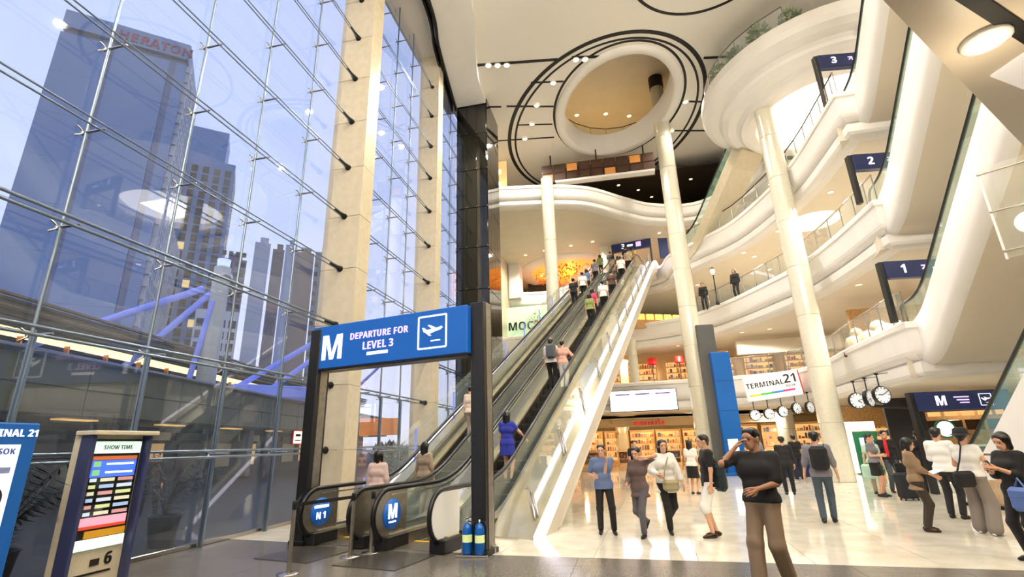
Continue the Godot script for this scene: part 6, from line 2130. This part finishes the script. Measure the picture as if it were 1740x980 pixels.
	var hat := thing("sun_hat", "black brimmed hat on the woman in wide beige trousers", "hat", Vector3(5.735, 1.6, -10.615), 0.0)
	var s := st()
	lathe(s, [Vector2(0.19, -0.01), Vector2(0.12, 0.015), Vector2(0.112, 0.03), Vector2(0.1, 0.1), Vector2(0.06, 0.125), Vector2(0, 0.13)], 24)
	obj("crown", s, black, hat)
	s = st()
	lathe(s, [Vector2(0.114, 0.02), Vector2(0.113, 0.045)], 24)
	obj("band", s, dark, hat)
	bag("shoulder_bag", "large black shoulder bag slung across the woman in the black hat", Vector3(5.5, 0.88, -10.42), 0.35, Vector3(0.36, 0.26, 0.13), black, [Vector3(-0.13, 0.12, 0.02), Vector3(-0.02, 0.3, 0.02), Vector3(0.1, 0.52, 0.0), Vector3(0.2, 0.6, -0.1)])
	person({"label": "woman in black cardigan looking at her phone, cut by the right edge", "at": Vector3(5.1, 0, -8.55), "yaw": -1.25, "h": 1.62, "fem": true, "top": black, "top_name": "cardigan", "low": dark, "cell": 0.013, "sleeve": 1.3, "hem": 0.8, "hands": [Vector3(0.06, 1.22, 0.3), Vector3(-0.08, 1.2, 0.3)], "hair": "bob", "nod": 0.3})
	tag(obj("phone", bx(Vector3(4.79, 1.2, -8.44), Vector3(0.012, 0.14, 0.07), 0.004, Basis(Vector3(0, 0, 1), 0.4)), M.black), "dark phone in the hands of the woman at the right edge", "phone")
	bag("shopping_bag", "blue and grey carrier bag beside the woman at the right edge", Vector3(4.98, 0.78, -8.3), -1.2, Vector3(0.3, 0.3, 0.12), cloth(Color(0.35, 0.45, 0.68)), [Vector3(-0.06, 0.14, 0), Vector3(0, 0.26, 0), Vector3(0.06, 0.14, 0)])
	person({"label": "person in black standing far back between the blue polo man and the shops", "at": Vector3(0.15, 0, -18.5), "yaw": 0.6, "h": 1.66, "top": black, "low": dark, "sleeve": 0.6, "cell": 0.02, "face": false})
	person({"label": "woman in pale top and dark skirt far behind the white blouse woman", "at": Vector3(1.9, 0, -17.6), "yaw": 2.6, "h": 1.62, "fem": true, "top": white, "low": black, "low_name": "skirt", "sleeve": 0.6, "cell": 0.02, "hair": "long", "face": false})
	person({"label": "person in dark clothes behind the near man, beside the counter", "at": Vector3(4.55, 0, -17.2), "yaw": 3.0, "h": 1.66, "top": dark, "low": black, "sleeve": 1.8, "cell": 0.02, "face": false})
	person({"label": "person in grey at the left end of the information counter", "at": Vector3(5.0, 0, -22.6), "yaw": 2.9, "h": 1.68, "top": greyc, "low": dark, "sleeve": 1.4, "cell": 0.022, "face": false})
	person({"label": "person in black near the middle of the information counter", "at": Vector3(6.6, 0, -23.2), "yaw": 3.3, "h": 1.7, "top": black, "low": dark, "sleeve": 0.7, "cell": 0.022, "face": false})
	person({"label": "person in white near the right end of the information counter", "at": Vector3(7.4, 0, -22.9), "yaw": 2.6, "h": 1.64, "top": white, "low": jean, "sleeve": 0.7, "cell": 0.022, "face": false})
	person({"label": "person in dark jacket before the cafe counter, right of the red scarf", "at": Vector3(8.3, 0, -17.4), "yaw": 2.8, "h": 1.7, "top": dark, "low": dark, "sleeve": 1.8, "cell": 0.02, "face": false})
	var lug := thing("suitcase", "dark upright suitcase on the floor in the group by the navy M sign", "suitcase", Vector3(6.9, 0, -15.6), 0.3)
	obj("shell", bx(Vector3(0, 0.36, 0), Vector3(0.46, 0.62, 0.26), 0.05), cloth(Color(0.08, 0.09, 0.12)), lug)
	obj("handle", bx(Vector3(0, 0.78, -0.08), Vector3(0.24, 0.24, 0.02), 0.008), M.dark_metal, lug)
	for q in [Vector3(-0.17, 0.025, 0.08), Vector3(0.17, 0.025, 0.08), Vector3(-0.17, 0.025, -0.08), Vector3(0.17, 0.025, -0.08)]:
		obj("wheel", bx(q, Vector3(0.03, 0.05, 0.05), 0.01), M.rubber, lug)
	person({"label": "person in dark clothes standing on the pavement outside the glass", "at": Vector3(-13.2, 0.01, -12.3), "yaw": 0.7, "h": 1.74, "top": black, "low": black, "sleeve": 1.8, "cell": 0.02, "face": false, "feet": [Vector3(0.18, 0, 0), Vector3(-0.18, 0, 0)]})
	person({"label": "person in black leaning at the middle balcony railing left of the lamp post", "at": Vector3(5.15, 8.87, -29.9), "yaw": -0.3, "h": 1.66, "top": black, "low": dark, "sleeve": 1.8, "cell": 0.024, "face": false})
	person({"label": "person in black at the middle balcony railing right of the lamp post", "at": Vector3(6.55, 8.87, -27.9), "yaw": -0.6, "h": 1.68, "top": dark, "low": dark, "sleeve": 1.8, "cell": 0.024, "face": false, "hair": "bob"})
	# riders on the long escalators
	var al := deg_to_rad(11.5)
	var dir := Vector3(sin(al), 0, -cos(al))
	var right := Vector3(cos(al), 0, sin(al))
	var spot := func(u: float, off: float) -> Vector3:
		var us := 0.6 + 0.4 * floorf((u - 0.6) / 0.4) + 0.2
		return Vector3(-4.4, 0, -8.8) + dir * us + right * off + Vector3(0, rise(us, 2.2, 24.5, 0.577) + 0.006, 0)
	var up := PI - al
	var stand := [Vector3(0.09, 0, 0.02), Vector3(-0.09, 0, -0.02)]
	person({"label": "woman in pale pink blouse boarding the left-hand escalator, leftmost there", "at": spot.call(1.3, -1.08), "yaw": up + 0.3, "h": 1.6, "fem": true, "top": cloth(Color(0.8, 0.7, 0.68)), "low": khaki, "sleeve": 1.5, "hair": "bob", "feet": stand})
	person({"label": "dark-haired woman in beige boarding just right of the pale pink blouse", "at": spot.call(2.2, -0.72), "yaw": up, "h": 1.58, "fem": true, "top": beige, "low": khaki, "sleeve": 1.4, "hair": "long", "feet": stand})
	person({"label": "woman in cream top and grey-beige trousers higher on the left-hand escalator", "at": spot.call(5.0, -1.05), "yaw": up, "h": 1.6, "fem": true, "top": cloth(Color(0.88, 0.8, 0.72)), "low": cloth(Color(0.62, 0.57, 0.52)), "sleeve": 1.2, "hair": "bun", "feet": stand})
	person({"label": "woman in royal blue dress on the right-hand escalator behind the gantry post", "at": spot.call(3.6, 0.84), "yaw": up, "h": 1.62, "fem": true, "top": royal, "low": royal, "low_name": "skirt", "skirt_hem": 0.62, "sleeve": 0.5, "hair": "long", "hands": [Vector3(0.25, 0.82, 0.1), Vector3(-0.38, 1.02, 0.3)], "feet": stand})
	person({"label": "man in white shirt and dark trousers on the right-hand escalator with a backpack", "at": spot.call(8.2, 0.52), "yaw": up, "h": 1.72, "top": white, "low": black, "sleeve": 0.7, "feet": stand})
	bag("backpack", "grey backpack on the man in the white shirt on the escalator", spot.call(8.2, 0.6) + Vector3(0, 1.25, 0) - dir * 0.22, up, Vector3(0.34, 0.5, 0.18), cloth(Color(0.3, 0.32, 0.34)), [])
	person({"label": "woman in pale pink top and white trousers holding the right handrail of the escalator", "at": spot.call(7.8, 0.93), "yaw": up, "h": 1.6, "fem": true, "top": pink, "low": white, "sleeve": 1.4, "hair": "bun", "hands": [Vector3(0.25, 0.82, 0.1), Vector3(-0.34, 1.05, 0.32)], "feet": stand})
	var far := person({"label": "person in white shirt and black trousers midway up the right-hand escalator", "at": spot.call(15.0, 0.85), "yaw": up, "h": 1.7, "top": white, "low": black, "sleeve": 0.7, "cell": 0.02, "face": false, "feet": stand})
	var farw := person({"label": "woman in olive green top midway up, just below the pink top", "at": spot.call(13.4, 0.55), "yaw": up, "h": 1.58, "fem": true, "top": green, "low": black, "sleeve": 0.7, "cell": 0.02, "face": false, "hair": "bob", "feet": stand})
	var more := [["w", 14.2, 0.5, hot, dark, "woman in hot pink top midway up beside the white-shirted rider"], ["m", 18.2, -0.9, white, black, "rider in white shirt high on the left-hand escalator"], ["m", 16.6, -1.1, dark, dark, "dark-clothed rider with shopping on the left-hand escalator, below the white shirt"], ["m", 20.6, 0.8, white, black, "rider in white shirt high on the right-hand escalator near the top"], ["m", 17.4, 0.9, brown, dark, "rider in brown between two white shirts on the right-hand escalator"], ["w", 19.4, -0.95, blue, dark, "rider in grey-blue top high on the left-hand escalator"], ["w", 21.6, 0.5, brown, black, "rider in dark brown near the top of the right-hand escalator"], ["m", 22.6, 0.95, beige, dark, "rider in beige shirt just below the top of the right-hand escalator"], ["m", 21.4, -0.9, greyc, dark, "rider in grey near the top of the left-hand escalator"], ["w", 23.4, -1.0, green, dark, "rider in dull green near the top of the left-hand escalator"], ["m", 24.2, 0.6, dark, dark, "dark-clothed rider stepping off the right-hand escalator"], ["w", 25.0, 0.95, cloth(Color(0.75, 0.6, 0.3)), dark, "person in mustard top at the very top of the right-hand escalator"], ["m", 25.4, -0.7, black, black, "person in black at the very top of the left-hand escalator"]]
	for q in more:
		var src: Node3D = farw if q[0] == "w" else far
		var c := dup(src, "person", spot.call(q[1], q[2]), up + 0.1 * sin(q[1] * 7.0), q[5], "riders high on the long escalators")
		for ch in c.get_children():
			if String(ch.name).begins_with("shirt"):
				ch.material_override = q[3]
			elif String(ch.name).begins_with("trousers"):
				ch.material_override = q[4]

func _ready() -> void:
	set_up()
	make_materials()
	more_materials()
	outside_materials()
	lamps()
	shell()
	glass_wall()
	high_ceiling()
	galleries()
	low_soffit()
	right_escalators()
	long_escalators()
	outside()
	gantry_signs()
	hall_things()
	shops()
	people()
